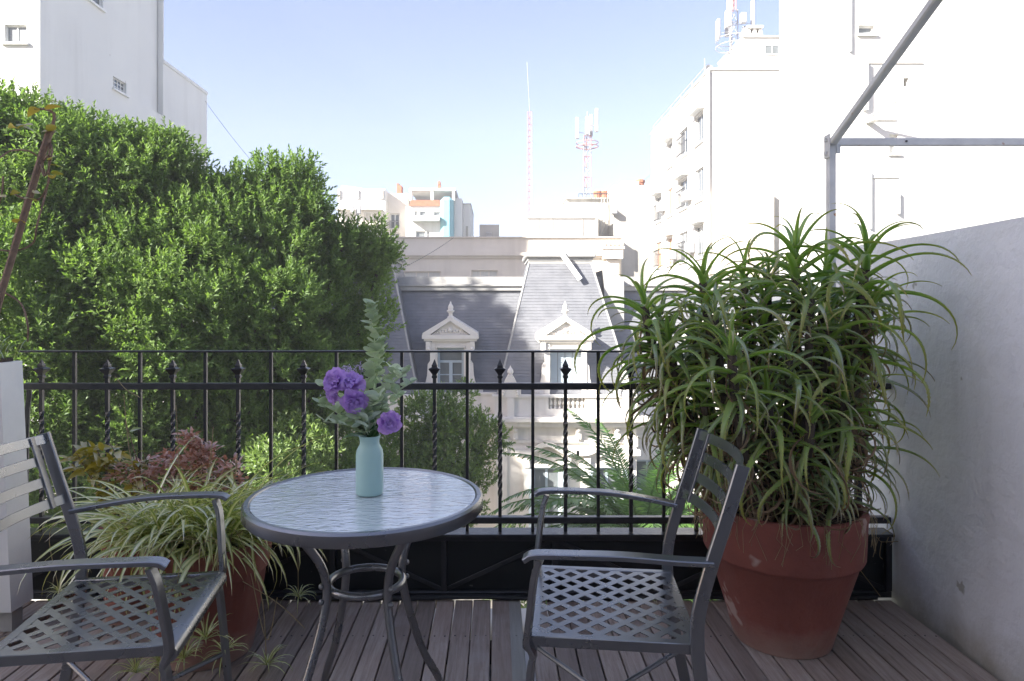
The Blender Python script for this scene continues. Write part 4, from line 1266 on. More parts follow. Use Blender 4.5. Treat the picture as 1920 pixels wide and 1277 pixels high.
# ------------------------------------------------------------ right terrace wall
XW = 1.745
def wall_mesh():
    m = MB()
    ny, nz = 46, 20
    y0, y1, z0, z1 = -1.2, 3.5, -.5, 1.575
    v = []; f = []
    for j in range(nz+1):
        for i in range(ny+1):
            y = y0+(y1-y0)*i/ny; z = z0+(z1-z0)*j/nz
            dx = .006*math.sin(y*3.1+z*2.2)+.004*math.sin(y*7.3-z*5.1)+random.uniform(-.0012, .0012)
            v.append((XW+dx, y, z+(0.004*math.sin(y*4) if j == nz else 0)))
    for j in range(nz):
        for i in range(ny):
            a = j*(ny+1)+i
            f.append((a, a+ny+1, a+ny+2, a+1))
    n0 = len(v)
    for i in range(ny+1):
        p = v[nz*(ny+1)+i]
        v.append((XW+.22, p[1], p[2]))
    for i in range(ny):
        f.append((nz*(ny+1)+i, n0+i, n0+i+1, nz*(ny+1)+i+1))
    b = len(v)
    m.add(v, f)
    m.quad((XW+.22, y0, z0), (XW+.22, y1, z0), (XW+.22, y1, z1), (XW+.22, y0, z1))
    m.quad((XW-.002, y1, z0), (XW-.002, y1, z1-.01), (XW+.22, y1, z1-.01), (XW+.22, y1, z0))
    return m
o = wall_mesh().build('terrace_wall', M['white_wall'], smooth=True)
tag(o, 'rough whitewashed side wall on the right of the terrace', 'wall')
b = MB(); b.box(XW+.23, XW+4, -1.2, 3.5, -9.98, -.3)
tag(b.build('neighbour_terrace', M['roof_flat']), kind='structure')

# ------------------------------------------------------------ railing
rail = thing('railing', 'black iron railing with spear finials and a dark sheet base along the terrace edge', 'railing', (0, YRAIL, 0))
def rx(px): return X(px, YRAIL)
def rz(py): return Z(py, YRAIL)
xl, xrg = rx(40), XW-.01
m = MB(); m.box(xl, xrg, YRAIL-.022, YRAIL+.022, rz(660.5), rz(657.0), .002); m.build('top_rail', M['black_iron'], rail)
m = MB(); m.box(rx(48), xrg, YRAIL-.017, YRAIL+.017, rz(730), rz(718), .003); m.build('middle_rail', M['black_iron'], rail)
m = MB(); m.box(rx(40), xrg, YRAIL-.017, YRAIL+.017, rz(980), rz(968), .003); m.build('bottom_rail', M['black_iron'], rail)
m = MB(); m.box(rx(40), xrg, YRAIL-.045, YRAIL+.05, rz(1001), rz(996), .002); m.build('ledge', M['black_iron'], rail)
def square_bar(tw=0, w=.0125):
    m = MB(); n = 60 if tw else 1
    z0, z1 = rz(996), rz(660.6)
    if tw: z1 = rz(708)
    v = []; f = []
    for k in range(n+1):
        z = z0+(z1-z0)*k/n
        u = (k/n)
        a = tw*max(0, min(1, (u-.22)/.56))
        for q in range(4):
            an = a + math.pi/4 + q*math.pi/2
            v.append((w*.7071*math.cos(an), w*.7071*math.sin(an), z))
    for k in range(n):
        for q in range(4):
            j = (q+1) % 4; f.append((k*4+q, k*4+j, (k+1)*4+j, (k+1)*4+q))
    m.add(v, f)
    return m.mesh('bar')
bar_me, tw_me = square_bar(0, .0135), square_bar(math.pi*5, .0150)
tw_me2 = square_bar(math.pi*5, .0150)
fm = MB()
def sq_lathe(m, prof, rot=0):
    v = []; f = []
    for r, z in prof:
        for q in range(4):
            an = math.pi/4+q*math.pi/2+rot; v.append((r*math.cos(an), r*math.sin(an), z))
    n = len(prof)
    for k in range(n-1):
        for q in range(4):
            j = (q+1) % 4; f.append((k*4+q, k*4+j, (k+1)*4+j, (k+1)*4+q))
    f.append((3,2,1,0)); f.append(tuple(range((n-1)*4, n*4)))
    m.add(v, f)
zf = rz(709)
sq_lathe(fm, [(.014, zf), (.0165, zf+.003), (.0165, zf+.010), (.013, zf+.013), (.014, zf+.018), (.033, zf+.038), (.035, zf+.042), (.022, zf+.046), (.016, zf+.050), (.0175, zf+.056), (.011, zf+.066), (.004, zf+.078), (.001, zf+.083)])
fin_me = fm.mesh('finial')
bar_px = [140 + 61.35*k for k in range(0, 25)]
for k, px in enumerate(bar_px):
    x_ = rx(px)
    if x_ > xrg-.02: break
    if k % 2 == 0:
        link('bar', bar_me, M['black_iron'], rail, (x_, 0, 0))
    else:
        o = link('bar', tw_me, M['black_iron'], rail, (x_, 0, 0))
        link('finial', fin_me, M['black_iron'], o, (0, 0, 0))
o = link('bar', tw_me, M['black_iron'], rail, (rx(78), 0, 0)); link('finial', fin_me, M['black_iron'], o)
m = MB(); m.tube(spline([(rx(47), YRAIL, rz(724)), (rx(55), YRAIL, rz(735)), (rx(51), YRAIL, rz(780)), (rx(49), YRAIL, rz(900)), (rx(49), YRAIL, rz(996))]), 0, flat=(.012, .02, (0,1,0))); m.build('end_bar', M['black_iron'], rail)
m = MB(); m.box(rx(1604), rx(1612), YRAIL-.014, YRAIL+.014, rz(996), rz(600), .002); m.build('end_post', M['black_iron'], rail)
# base sheet with frame and diagonal braces
m = MB(); m.box(xl-.1, xrg, YRAIL+.006, YRAIL+.012, .002, rz(1001)); m.build('base_sheet', M['dark_panel'], rail)
m = MB(); m.box(xl-.1, xrg, YRAIL-.02, YRAIL+.004, rz(1012), rz(1001.5), .002); m.box(xl-.1, xrg, YRAIL-.02, YRAIL+.004, .004, .03, .002)
xs = [xl-.09 + k*(xrg-xl+.08)/8 for k in range(9)]
for x_ in xs: m.box(x_-.012, x_+.012, YRAIL-.018, YRAIL+.005, .031, rz(1012.5))
m.build('base_frame', M['black_iron'], rail)
m = MB()
for k in range(8):
    a, b_ = xs[k]+.012, xs[k+1]-.012
    z0, z1 = .035, rz(1013)
    p, q = ((a, YRAIL-.002, z0), (b_, YRAIL-.002, z1)) if k % 2 == 0 else ((a, YRAIL-.002, z1), (b_, YRAIL-.002, z0))
    m.tube([p, q], 0, flat=(.018, .006, (0, 0, 1)))
m.build('brace', M['black_iron'], rail)
m = MB()
hp = [Vector((xl-.05+.1*k, YRAIL-.045+.006*math.sin(k*.7), .016+.002*math.sin(k*1.3))) for k in range(int((xrg-xl)/.1)+1)]
m.tube(hp, .011, 8)
tag(m.build('hose', M['rubber'], smooth=True), 'black hose lying along the foot of the railing', 'hose')

tw = thing('dry_twigs', 'dry broken twigs caught in the right end of the railing', 'twigs', (rx(1650), YRAIL-.03, rz(1000)))
for pts_ in (((1665, 985), (1640, 1000), (1630, 1040)), ((1672, 1008), (1650, 1012), (1640, 1008), (1628, 990)), ((1645, 1010), (1640, 1035), (1645, 1042)), ((1660, 995), (1650, 1012)), ((1600, 1058), (1622, 1085), (1640, 1110)), ((1668, 1000), (1648, 985)), ((1655, 960), (1652, 985))):
    m = MB(); m.tube(spline([(rx(a), YRAIL-.03+random.uniform(-.02, .01), rz(b_)) for a, b_ in pts_], 4), .0017, 4); m.build('twig', M['straw'], tw)
tw = []
# ------------------------------------------------------------ awning frame
af = thing('awning_frame', 'bare white steel awning frame standing behind the aloe', 'frame', (rx(1556), YRAIL+.03, 0))
yp = YRAIL+.04
px_ = X(1558, yp); zt_ = Z(266, yp)
m = MB(); m.box(px_-.016, px_+.016, yp-.016, yp+.016, -.05, zt_, .003); m.build('post', M['frame_white'], af)
m = MB(); m.box(px_+.017, px_+2.4, yp-.010, yp+.016, zt_-.018, zt_+.016, .003); m.build('cross_bar', M['frame_white'], af)
m = MB(); m.tube([(px_, yp-.02, zt_-.005), (px_, .2, zt_+.0+(yp-.2)*.445)], 0, flat=(.034, .030, (1,0,0))); m.build('sloping_bar', M['frame_white'], af)
m = MB(); m.box(px_-.022, px_-.017, yp-.03, yp+.02, zt_-.075, zt_+.03, .002); m.box(px_-.030, px_-.022, yp-.012, yp+.004, zt_-.06, zt_-.045); m.box(px_-.030, px_-.022, yp-.012, yp+.004, zt_+.0, zt_+.015)
m.box(px_+.017, px_+.035, yp-.016, yp-.011, zt_-.055, zt_-.018); m.build('joint_plate', M['frame_white'], af)
m = MB(); m.M = Matrix.Translation((px_+.33, yp-.011, zt_)) @ Matrix.Rotation(R(90), 4, 'X'); m.lathe([(.005,0),(.005,.004),(.003,.006)], n=8); m.build('bolt', M['cable'], af)

# ------------------------------------------------------------ white planter with vine
pl = thing('tall_planter', 'tall white planter box at the left end of the railing', 'planter', (-2.06, 2.68, 0))
m = MB()
xa, ya_, yb_ = -1.885, 2.60, 2.725
m.add([(xa-.40, ya_, .09), (xa, ya_, .09), (xa, yb_, .09), (xa-.40, yb_, .09), (xa-.42, ya_, 1.06), (xa-.045, ya_, 1.06), (xa-.045, yb_, 1.06), (xa-.42, yb_, 1.06)],
      [(0,3,2,1),(4,5,6,7),(0,1,5,4),(1,2,6,5),(2,3,7,6),(3,0,4,7)])
m.build('box', M['white_wood'], pl)
for (fx, fy) in ((xa-.05, ya_+.062), (xa-.35, ya_+.062)):
    q = MB(); q.box(fx-.035, fx+.03, fy-.03, fy+.03, .001, .089); q.build('foot', M['stone_grey'], pl)
q = MB(); q.box(xa-.38, xa-.06, ya_+.03, yb_-.03, 1.061, 1.075); q.build('soil', M['soil'], pl)

def blade_mesh(name, L, W, curve, n=10, twist=0, V=.25, teeth=0, thick=0, base_w=.8, rise=0, wig=0, pw=1.0, seed=0, taper=None):
    """leaf growing along +x from the origin in the xz plane, bending down by curve (radians total); writes attribute uvw=(along, across, 0)"""
    rr_ = random.Random(seed)
    vs_, fs, uv = [], [], []
    p = Vector((0,0,0)); e = rise; yaw = 0
    secs = []
    for k in range(n+1):
        f = k/n
        d = Vector((math.cos(e)*math.cos(yaw), math.cos(e)*math.sin(yaw), math.sin(e)))
        side = Vector((-math.sin(yaw), math.cos(yaw), 0))
        up = d.cross(side)*-1
        up = side.cross(d)*-1 if up.z < 0 else up
        up = d.cross(side); up = up if up.z > 0 or abs(e) > 1.5 else -up
        up = side.cross(d); up = -up
        tw = twist*f
        s2 = side*math.cos(tw) + up*math.sin(tw); u2 = up*math.cos(tw) - side*math.sin(tw)
        w = W*(base_w + (1-base_w)*min(1, f*4)) * (max(0.02, (1-f**1.6)**.75) if taper is None else max(.02, (1-f)**taper)) * .5
        secs.append((p.copy(), s2, u2, w, f))
        p = p + d*(L/n)
        e -= curve/n * (0.35+1.3*f**pw)
        yaw += wig/n*(f)
    for (c, s2, u2, w, f) in secs:
        th = thick*(1-f*.85)
        vs_ += [tuple(c-s2*w+u2*w*V), tuple(c-u2*0.0), tuple(c+s2*w+u2*w*V)]
        uv += [(f, 0, 0), (f, .5, 0), (f, 1, 0)]
        if thick:
            vs_.append(tuple(c-u2*th)); uv.append((f, .5, 0))
    st = 4 if thick else 3
    for k in range(n):
        a, b_ = k*st, (k+1)*st
        fs += [(a, a+1, b_+1, b_), (a+1, a+2, b_+2, b_+1)]
        if thick: fs += [(a+2, a+3, b_+3, b_+2), (a+3, a, b_, b_+3)]
    if teeth:
        m_ = teeth
        for q in range(1, m_):
            f = q/m_*.93; fk = f*n; i_ = min(int(fk), n-1); u = fk-i_
            A, B_ = secs[i_], secs[i_+1]
            for s_ in (-1, 1):
                c = A[0].lerp(B_[0], u); w = A[3]*(1-u)+B_[3]*u; s2 = A[1]; u2 = A[2]
                e0 = c+s2*s_*w*.97+u2*w*V; tg = (B_[0]-A[0]).normalized()
                b0 = len(vs_)
                tl = L/m_*.55
                vs_ += [tuple(e0-tg*tl*.45), tuple(e0+tg*tl*.45), tuple(e0+s2*s_*(.0045*(1-f*.5))+tg*tl*.6)]
                uv += [(f, 0, 0)]*3
                fs.append((b0, b0+1, b0+2))
    me = bpy.data.meshes.new(name)
    me.from_pydata(vs_, [], fs)
    me.polygons.foreach_set('use_smooth', [True]*len(fs))
    at = me.attributes.new('uvw', 'FLOAT_VECTOR', 'POINT')
    at.data.foreach_set('vector', [c for u in uv for c in u])
    me.update()
    return me

def merge_meshes(name, items):
    """items: (mesh, matrix) -> one mesh keeping uvw"""
    V_, F_, U_ = [], [], []
    off = 0
    cache = {}
    for me, mx in items:
        if me.name not in cache:
            co = np.empty(len(me.vertices)*3); me.vertices.foreach_get('co', co)
            uv = np.zeros(len(me.vertices)*3)
            if 'uvw' in me.attributes: me.attributes['uvw'].data.foreach_get('vector', uv)
            fl = [tuple(p.vertices) for p in me.polygons]
            cache[me.name] = (co.reshape(-1, 3), uv, fl)
        co, uv, fl = cache[me.name]
        mm = np.array(mx)
        V_.append(co @ mm[:3, :3].T + mm[:3, 3]); U_.append(uv)
        F_ += [tuple(i + off for i in f) for f in fl]
        off += len(co)
    me = bpy.data.meshes.new(name)
    me.from_pydata(np.concatenate(V_).tolist(), [], F_)
    me.polygons.foreach_set('use_smooth', [True]*len(F_))
    at = me.attributes.new('uvw', 'FLOAT_VECTOR', 'POINT'); at.data.foreach_set('vector', np.concatenate(U_))
    me.update()
    return me

def TR(loc, az_, tilt=0, roll=0, s=1.0):
    return Matrix.Translation(loc) @ Matrix.Rotation(az_, 4, 'Z') @ Matrix.Rotation(-tilt, 4, 'Y') @ Matrix.Rotation(roll, 4, 'X') @ Matrix.Scale(s, 4)

def put(name, me, mat, parent, mx, label=None):
    o = bpy.data.objects.new(name, me)
    if len(me.materials) == 0: me.materials.append(mat)
    col.objects.link(o)
    o.parent = parent
    WL[o.name] = wl(parent).copy()
    o.matrix_local = Matrix.Translation(-wl(parent)) @ mx
    if label: o['label'] = label
    return o

grass_mes = [blade_mesh('grass_blade', .16, .006, 1.6, 6, seed=k, rise=1.2) for k in range(3)]
items = []
for k in range(120):
    items.append((random.choice(grass_mes), TR((random.uniform(xa-.38, xa-.05), random.uniform(ya_, yb_), 1.07), random.uniform(0, 6.28), 0, 0, random.uniform(.3, .9))))
me = merge_meshes('grass_tuft', items)
o = put('grass_tuft', me, M['weed'], pl, Matrix.Identity(4)); o['kind'] = 'stuff'

vine = thing('vine', 'leaning bare stick with a curling vine and yellow leaves above the white planter', 'plant', (-2.05, 2.7, 1.07))
Yv = 2.7
vp = lambda px, py, dy=0: (X(px, Yv+dy), Yv+dy, Z(py, Yv+dy))
m = MB(); m.tube(spline([(-2.06, 2.72, 1.05), vp(-8, 590), vp(20, 490), vp(48, 395), vp(70, 320), vp(88, 262), vp(97, 240)]), .0135, 8)
m.tube([vp(97, 243), vp(102, 222), vp(101, 212), vp(90, 206), vp(72, 204)], [.008, .007, .006, .005, .003], 6); m.build('stick', M['twig'], vine, smooth=True)
tend = [[(102, 212), (96, 250), (92, 300), (90, 345), (70, 420), (62, 455), (30, 470), (-6, 468)],
        [(-6, 300), (20, 283), (50, 282), (70, 292)], [(72, 300), (84, 330), (95, 300), (97, 275), (88, 262)],
        [(6, 330), (4, 360), (-6, 400)], [(8, 548), (40, 570), (52, 610), (52, 640)], [(20, 360), (45, 372), (75, 372), (92, 340)],
        [(60, 345), (75, 320), (84, 325), (80, 305), (92, 290)], [(64, 204), (90, 205), (104, 214)]]
for c_ in tend:
    m = MB(); m.tube(spline([vp(a, b_, random.uniform(-.03, .03)) for a, b_ in c_], 5), .0038, 5); m.build('tendril', M['twig'], vine, smooth=True)
vleaf = [blade_mesh('leaf', .085, .046, .9, 6, V=.3, base_w=.35, seed=k) for k in range(2)]
for (a, b_, az_, s_) in [(70, 203, 2.6, .9), (85, 205, .2, .8), (60, 235, 3.0, .9), (30, 235, .6, .8), (26, 236, 2.4, .7), (88, 245, -.4, .8), (78, 248, .3, .7), (95, 300, -.9, .7), (92, 310, .3, .6), (98, 335, -1.0, .7), (96, 325, .2, .6),
                          (62, 362, 1.6, .7), (66, 378, -1.5, .8), (10, 370, 3.0, 1.0), (35, 360, 2.6, .7), (4, 404, -1.4, .7), (22, 415, .4, .6), (90, 190, .4, .6)]:
    put('leaf', random.choice(vleaf), M['yellow_leaf'], vine, TR(vp(a, b_, -.02), az_, random.uniform(-.3, .5), random.uniform(-.8, .8), s_))

# ------------------------------------------------------------ terracotta pots
def pot(cx, cy, rt, rb, h, label, rimh=.17, seed=0):
    t = thing('terracotta_pot', label, 'plant pot', (cx, cy, 0))
    rw = rt*.93
    prof = [(rb*.98, .002), (rb, .012), (rb+(rw-rb)*.25, h*.2), (rw-.008, h-rimh-.012), (rw, h-rimh-.004), (rt-.016, h-rimh), (rt-.010, h-rimh+.012), (rt-.004, h-.03), (rt, h-.012), (rt-.006, h), (rt-.022, h+.001), (rt-.03, h-.01), (rt-.04, h-.07)]
    m = MB(); m.lathe(prof, (cx, cy, 0), 56, cap=False, wob=lambda a, z: 1+.004*math.sin(2*a+seed)); m.build('body', M['terracotta'], t, smooth=True)
    m = MB(); n = 30
    v = [(cx, cy, h-.035)]; f = []
    for k in range(1, 6):
        for i in range(n):
            a = 2*math.pi*i/n; r_ = (rt-.036)*k/5
            v.append((cx+r_*math.cos(a), cy+r_*math.sin(a), h-.04+random.uniform(-.008, .012)+(.012 if k < 3 else 0)))
    for i in range(n): f.append((0, 1+i, 1+(i+1) % n))
    for k in range(4):
        for i in range(n):
            j = (i+1) % n; f.append((1+k*n+i, 1+(k+1)*n+i, 1+(k+1)*n+j, 1+k*n+j))
    m.add(v, f); m.build('soil', M['soil'], t)
    return t

AX, AY, AH = 1.11, 2.60, .52
pot(AX, AY, .302, .182, AH, 'large terracotta pot by the right wall holding the aloe', .185)
pot(-1.08, 2.50, .235, .165, .42, 'terracotta pot on the left under the spider plant', .11, 2)

# ------------------------------------------------------------ aloe
alo = thing('aloe_plant', 'big bushy aloe with toothed curling leaves in the large terracotta pot', 'plant', (AX, AY, AH-.04))
amesh = []
for k in range(12):
    L = [.36, .40, .34, .42, .38, .33, .44, .40, .36, .30, .42, .38][k]
    amesh.append(blade_mesh('leaf', L*1.0, .030, [2.4, 3.0, 2.7, 3.5, 2.1, 2.5, 3.3, 4.0, 1.8, 1.6, 2.9, 3.7][k], 16, twist=[.2, -.5, .6, -.2, .3, .8, -.7, .4, 0, .1, .9, -1.0][k], V=.35, teeth=24, thick=.009,
                            base_w=1.0, wig=random.uniform(-1.4, 1.4), seed=k, pw=1.3, taper=.72))
dry_mes = [blade_mesh('dry_leaf', random.uniform(.20, .32), .014, random.uniform(1.5, 3.5), 10, twist=random.uniform(-4, 4), V=.9, wig=random.uniform(-3, 3), seed=k, pw=.6) for k in range(8)]
heads = [  # px, py of rosette centre, depth, size, leaves
    (1318, 520, 2.62, 1.0, 24), (1208, 565, 2.56, .92, 22), (1492, 475, 2.60, 1.05, 24), (1625, 475, 2.50, 1.0, 26), (1548, 505, 2.72, .95, 18),
    (1372, 655, 2.30, .95, 20), (1255, 640, 2.50, .95, 20), (1555, 610, 2.50, .95, 18), (1430, 570, 2.60, .95, 18), (1630, 575, 2.52, .95, 22),
    (1590, 720, 2.45, .9, 18), (1320, 745, 2.46, .85, 16), (1440, 740, 2.36, .85, 16), (1625, 790, 2.62, .85, 16), (1520, 780, 2.30, .75, 14), (1395, 505, 2.80, .85, 14), (1245, 700, 2.62, .8, 14)]
small_heads = [(1480, 660, 2.38, .8), (1300, 600, 2.7, .8), (1440, 520, 2.75, .85), (1590, 560, 2.8, .85), (1560, 860, 2.42, .65), (1480, 860, 2.36, .6), (1375, 800, 2.50, .7), (1600, 660, 2.75, .8), (1520, 560, 2.45, .85), (1340, 590, 2.45, .85), (1440, 630, 2.8, .85), (1240, 600, 2.72, .8), (1550, 690, 2.6, .8), (1300, 690, 2.70, .8), (1480, 720, 2.80, .8), (1420, 700, 2.65, .8)]
parts_n = 0
stuff_items = []; dry_items = []
stem = MB()
for hi, (px, py, Y, s_, cnt) in enumerate(heads):
    cnt = int(cnt*1.0)+1
    hp = Vector((X(px, Y), Y, Z(py, Y)))
    b0 = Vector((AX+(hp.x-AX)*.25+random.uniform(-.04, .04), AY+(hp.y-AY)*.3+random.uniform(-.05, .05), AH-.06))
    mid = b0.lerp(hp, .5) + Vector(((hp.x-AX)*.22, (hp.y-AY)*.22, -.06))
    pts = arc(b0, mid, hp - Vector((0,0,.02)), 12)
    stem.tube(pts, [.026-.010*k/12 for k in range(13)], 7)
    axis = (pts[-1]-pts[-3]).normalized()
    lean = math.atan2(axis.y, axis.x)
    lam = math.acos(max(-1, min(1, axis.z)))*.7
    Mh = Matrix.Translation(hp) @ Matrix.Rotation(lean, 4, 'Z') @ Matrix.Rotation(lam, 4, 'Y') @ Matrix.Rotation(-lean, 4, 'Z')
    for q in range(cnt):
        f = q/(cnt-1)                      # 0 = youngest, 1 = oldest
        az_ = q*R(137.5)+hi
        tilt = R(74 - 70*f**.8 + random.uniform(-9, 9))
        sc = s_*(.55+.52*min(1, f*2.2))*random.uniform(.9, 1.12)
        me = amesh[random.choice([8, 9, 4]) if f < .22 else random.randrange(12)]
        zoff = .035 - .24*f
        mx = Mh @ TR((0, 0, zoff), az_, tilt, random.uniform(-.25, .25), sc)
        # keep out of the wall
        tipx = (mx @ Vector((.3, 0, 0))).x
        if tipx > XW-.10: continue
        put('leaf', me, M['aloe'], alo, mx)
        parts_n += 1
    # small green leaves further down the stem
    for q in range(24):
        f = random.uniform(.52, .97); i_ = int(f*12); p = pts[i_]
        mx = TR(p, random.uniform(0, 6.28), R(random.uniform(-35, 20)), random.uniform(-.4, .4), random.uniform(.5, .85))
        if (mx @ Vector((.3, 0, 0))).x < XW-.04: stuff_items.append((random.choice(amesh), mx))
    for q in range(44):
        f = random.uniform(.12, .93); i_ = min(int(f*12), 11); p = pts[i_]
        mx = TR(p+Vector((random.uniform(-.02, .02), random.uniform(-.02, .02), 0)), random.uniform(0, 6.28), R(random.uniform(-85, -25)), random.uniform(-1, 1), random.uniform(.5, 1.1))
        if (mx @ Vector((.3, 0, 0))).x < XW-.03: dry_items.append((random.choice(dry_mes), mx))
for (dx, dy, z_) in ((.02, -.20, .04), (-.08, -.22, .02), (.12, -.16, .06), (-.14, -.12, .05), (.18, -.08, .10), (.05, -.24, .10)):
    for q in range(8):
        mx = TR((AX+dx, AY+dy, AH+z_), q*R(137.5), R(random.uniform(10, 70)), 0, random.uniform(.35, .6))
        stuff_items.append((random.choice(amesh), mx))
for q in range(70):  # tangle on the soil
    a = random.uniform(0, 6.28); r_ = random.uniform(.05, .26)
    dry_items.append((random.choice(dry_mes), TR((AX+r_*math.cos(a), AY+r_*math.sin(a), AH+.0), random.uniform(0, 6.28), R(random.uniform(-5, 25)), random.uniform(-1, 1), random.uniform(.3, .6))))
for hi, (px, py, Y, s_) in enumerate(small_heads):
    hp = Vector((X(px, Y), Y, Z(py, Y)))
    stem.tube(arc((AX+(hp.x-AX)*.3, AY+(hp.y-AY)*.3, AH-.05), (AX+(hp.x-AX)*.9, AY+(hp.y-AY)*.9, (AH+hp.z)/2-.05), hp, 10), [.022-.008*k/10 for k in range(11)], 6)
    for q in range(22):
        f = q/21
        mx = TR(hp+Vector((0, 0, .03-.2*f)), q*R(137.5)+hi, R(74-76*f**.8+random.uniform(-9, 9)), random.uniform(-.3, .3), s_*(.55+.5*min(1, f*2.2))*random.uniform(.9, 1.1))
        if (mx @ Vector((.3, 0, 0))).x < XW-.03: stuff_items.append((random.choice(amesh), mx))
stem.build('stem', M['bark'], alo, smooth=True)
o = put('lower_leaves', merge_meshes('lower_leaves', stuff_items), M['aloe_many'], alo, Matrix.Identity(4)); o['kind'] = 'stuff'
o = put('dry_leaves', merge_meshes('dry_leaves', dry_items), M['dry'], alo, Matrix.Identity(4)); o['kind'] = 'stuff'
print('aloe leaves', parts_n)
roots = MB()
for k in range(60):
    a = random.uniform(R(150), R(380)); r_ = .29
    p = Vector((AX+r_*math.cos(a), AY+r_*math.sin(a), AH+.004))
    o_ = Vector((math.cos(a), math.sin(a), 0))
    roots.tube([p-o_*.08, p+o_*.012+Vector((0,0,.004)), p+o_*.022+Vector((random.uniform(-.02,.02), 0, -random.uniform(.02, .07))), p+o_*.02+Vector((random.uniform(-.03,.03), 0, -random.uniform(.06, .16)))], .0009, 3)
o = roots.build('hanging_roots', M['straw'], alo); o['kind'] = 'stuff'

# ------------------------------------------------------------ spider plant
sp = thing('spider_plant', 'striped spider plant spilling over the left terracotta pot', 'plant', (-1.10, 2.48, .38))
smesh = [blade_mesh('leaf', .34+.03*(k % 4), .020, [1.6, 2.1, 2.5, 1.3, 2.8, 1.9, 2.3, 1.1][k], 12, twist=random.uniform(-.6, .6), V=.5, base_w=.6, rise=0, wig=random.uniform(-.9, .9), seed=k, pw=.9) for k in range(8)]
cent = [(-1.10, 2.46, .40), (-1.22, 2.42, .41), (-1.00, 2.42, .40), (-1.16, 2.54, .42), (-1.30, 2.48, .40), (-.98, 2.54, .41)]
for k in range(298):
    c = cent[k % 6]
    az_ = k*R(137.5)+random.uniform(-.2, .2)
    tilt = R(random.choice([66, 52, 44, 34, 24, 56, 14]) + random.uniform(-8, 8))
    put('leaf', random.choice(smesh), M['spider'], sp, TR((c[0]+random.uniform(-.03, .03), c[1]+random.uniform(-.03, .03), c[2]), az_, tilt, random.uniform(-.3, .3), random.uniform(.75, 1.25)))
extra = []
for k in range(260):
    c = cent[k % 6]
    extra.append((random.choice(smesh), TR((c[0]+random.uniform(-.09, .09), c[1]+random.uniform(-.07, .07), c[2]+.01), random.uniform(0, 6.28), R(random.uniform(5, 70)), random.uniform(-.4, .4), random.uniform(.5, 1.0))))
o = put('undergrowth', merge_meshes('undergrowth', extra), M['spider'], sp, Matrix.Identity(4)); o['kind'] = 'stuff'
tiny = [blade_mesh('leaflet', .10, .007, [1.6, 2.2, 2.6, 1.2][k], 7, V=.5, base_w=.5, seed=k, twist=random.uniform(-.5, .5)) for k in range(4)]
def plantlet(cx, cy, cz, s_, n=26):
    items = []
    for q in range(n):
        items.append((random.choice(tiny), TR((cx, cy, cz), q*R(137.5), R(random.uniform(10, 75)), 0, s_*random.uniform(.7, 1.2))))
    put('plantlet', merge_meshes('plantlet', items), M['spider'], sp, Matrix.Identity(4))
def runner(pts):
    m = MB(); m.tube(spline(pts, 6), .0016, 4); m.build('runner', M['straw'], sp)
for (px, py, Y, s_) in ((500, 1248, 2.35, 1.0), (385, 1200, 2.15, 1.1), (345, 1235, 2.10, .9), (420, 1225, 2.2, .9), (300, 1250, 2.2, 1.0), (535, 1025, 2.45, .9), (560, 1120, 2.75, .9), (110, 1110, 2.5, .6), (255, 1262, 2.15, .9)):
    x_, z_ = X(px, Y), max(.02, Z(py, Y))
    plantlet(x_, Y, z_, s_)
    runner([(-1.0+random.uniform(-.1, .1), 2.38, .42), ((x_-1.0)/2, (Y+2.3)/2, .50), (x_-.02, Y, z_+.25), (x_, Y, z_)])
for a_, b_, c_ in (((455, 1090), (520, 1130), (572, 1178)), ((470, 1075), (500, 1200), (520, 1120)), ((60, 1180), (0, 1200), (-20, 1240)), ((330, 760), (335, 860), (340, 930)), ((400, 800), (395, 860), (385, 930)), ((445, 850), (440, 900), (420, 940)), ((232, 740), (242, 840), (262, 930)), ((262, 745), (236, 730), (215, 705))):
    Yq = 2.3 if a_[1] > 1000 else 2.55
    runner([(X(p[0], Yq), Yq, Z(p[1], Yq)) for p in (a_, b_, c_)])

# red-leaved shrub and mixed plant behind the spider plant
def leafy(name, label, cat, loc, stems, mat, lf, spread, matstem='twig', s=(.6, 1.1), cnt=16, clouds=()):
    t = thing(name, label, cat, loc)
    items = []
    for (p0, p1) in stems:
        m = MB(); pts = arc(p0, (Vector(p0)+Vector(p1))/2+Vector((random.uniform(-.03,.03), random.uniform(-.03,.03), .03)), p1, 8)
        m.tube(pts, [.004-.0025*k/8 for k in range(9)], 5); m.build('stem', M[matstem], t)
        for q in range(cnt):
            f = random.uniform(.25, 1); p = pts[min(8, int(f*8))]
            items.append((random.choice(lf), TR(p+Vector((random.uniform(-1,1), random.uniform(-1,1), random.uniform(-1,1)))*spread, random.uniform(0, 6.28), R(random.uniform(-20, 60)), random.uniform(-.8, .8), random.uniform(*s))))
    for (c_, r_, n_) in clouds:
        for q in range(n_):
            d_ = Vector((random.gauss(0, 1), random.gauss(0, 1), random.gauss(0, 1))).normalized()*random.uniform(.3, 1)**.6
            items.append((random.choice(lf), TR(Vector(c_)+Vector((d_.x*r_[0], d_.y*r_[1], d_.z*r_[2])), random.uniform(0, 6.28), R(random.uniform(-20, 60)), random.uniform(-.8, .8), random.uniform(*s))))
    o = put('foliage', merge_meshes('foliage', items), mat, t, Matrix.Identity(4)); o['kind'] = 'stuff'
    return t
small = [blade_mesh('leaf', .045, .020, .8, 4, V=.25, base_w=.35, seed=k) for k in range(3)]
mid_l = [blade_mesh('leaf', .085, .038, .9, 6, V=.25, base_w=.3, seed=k) for k in range(3)]
Yq = 2.74
P3d = lambda px, py, Y=Yq: (X(px, Y), Y, Z(py, Y))
pot(-1.15, 2.80, .085, .065, .42, 'small narrow pot hidden behind the spider plant', .04, 1)
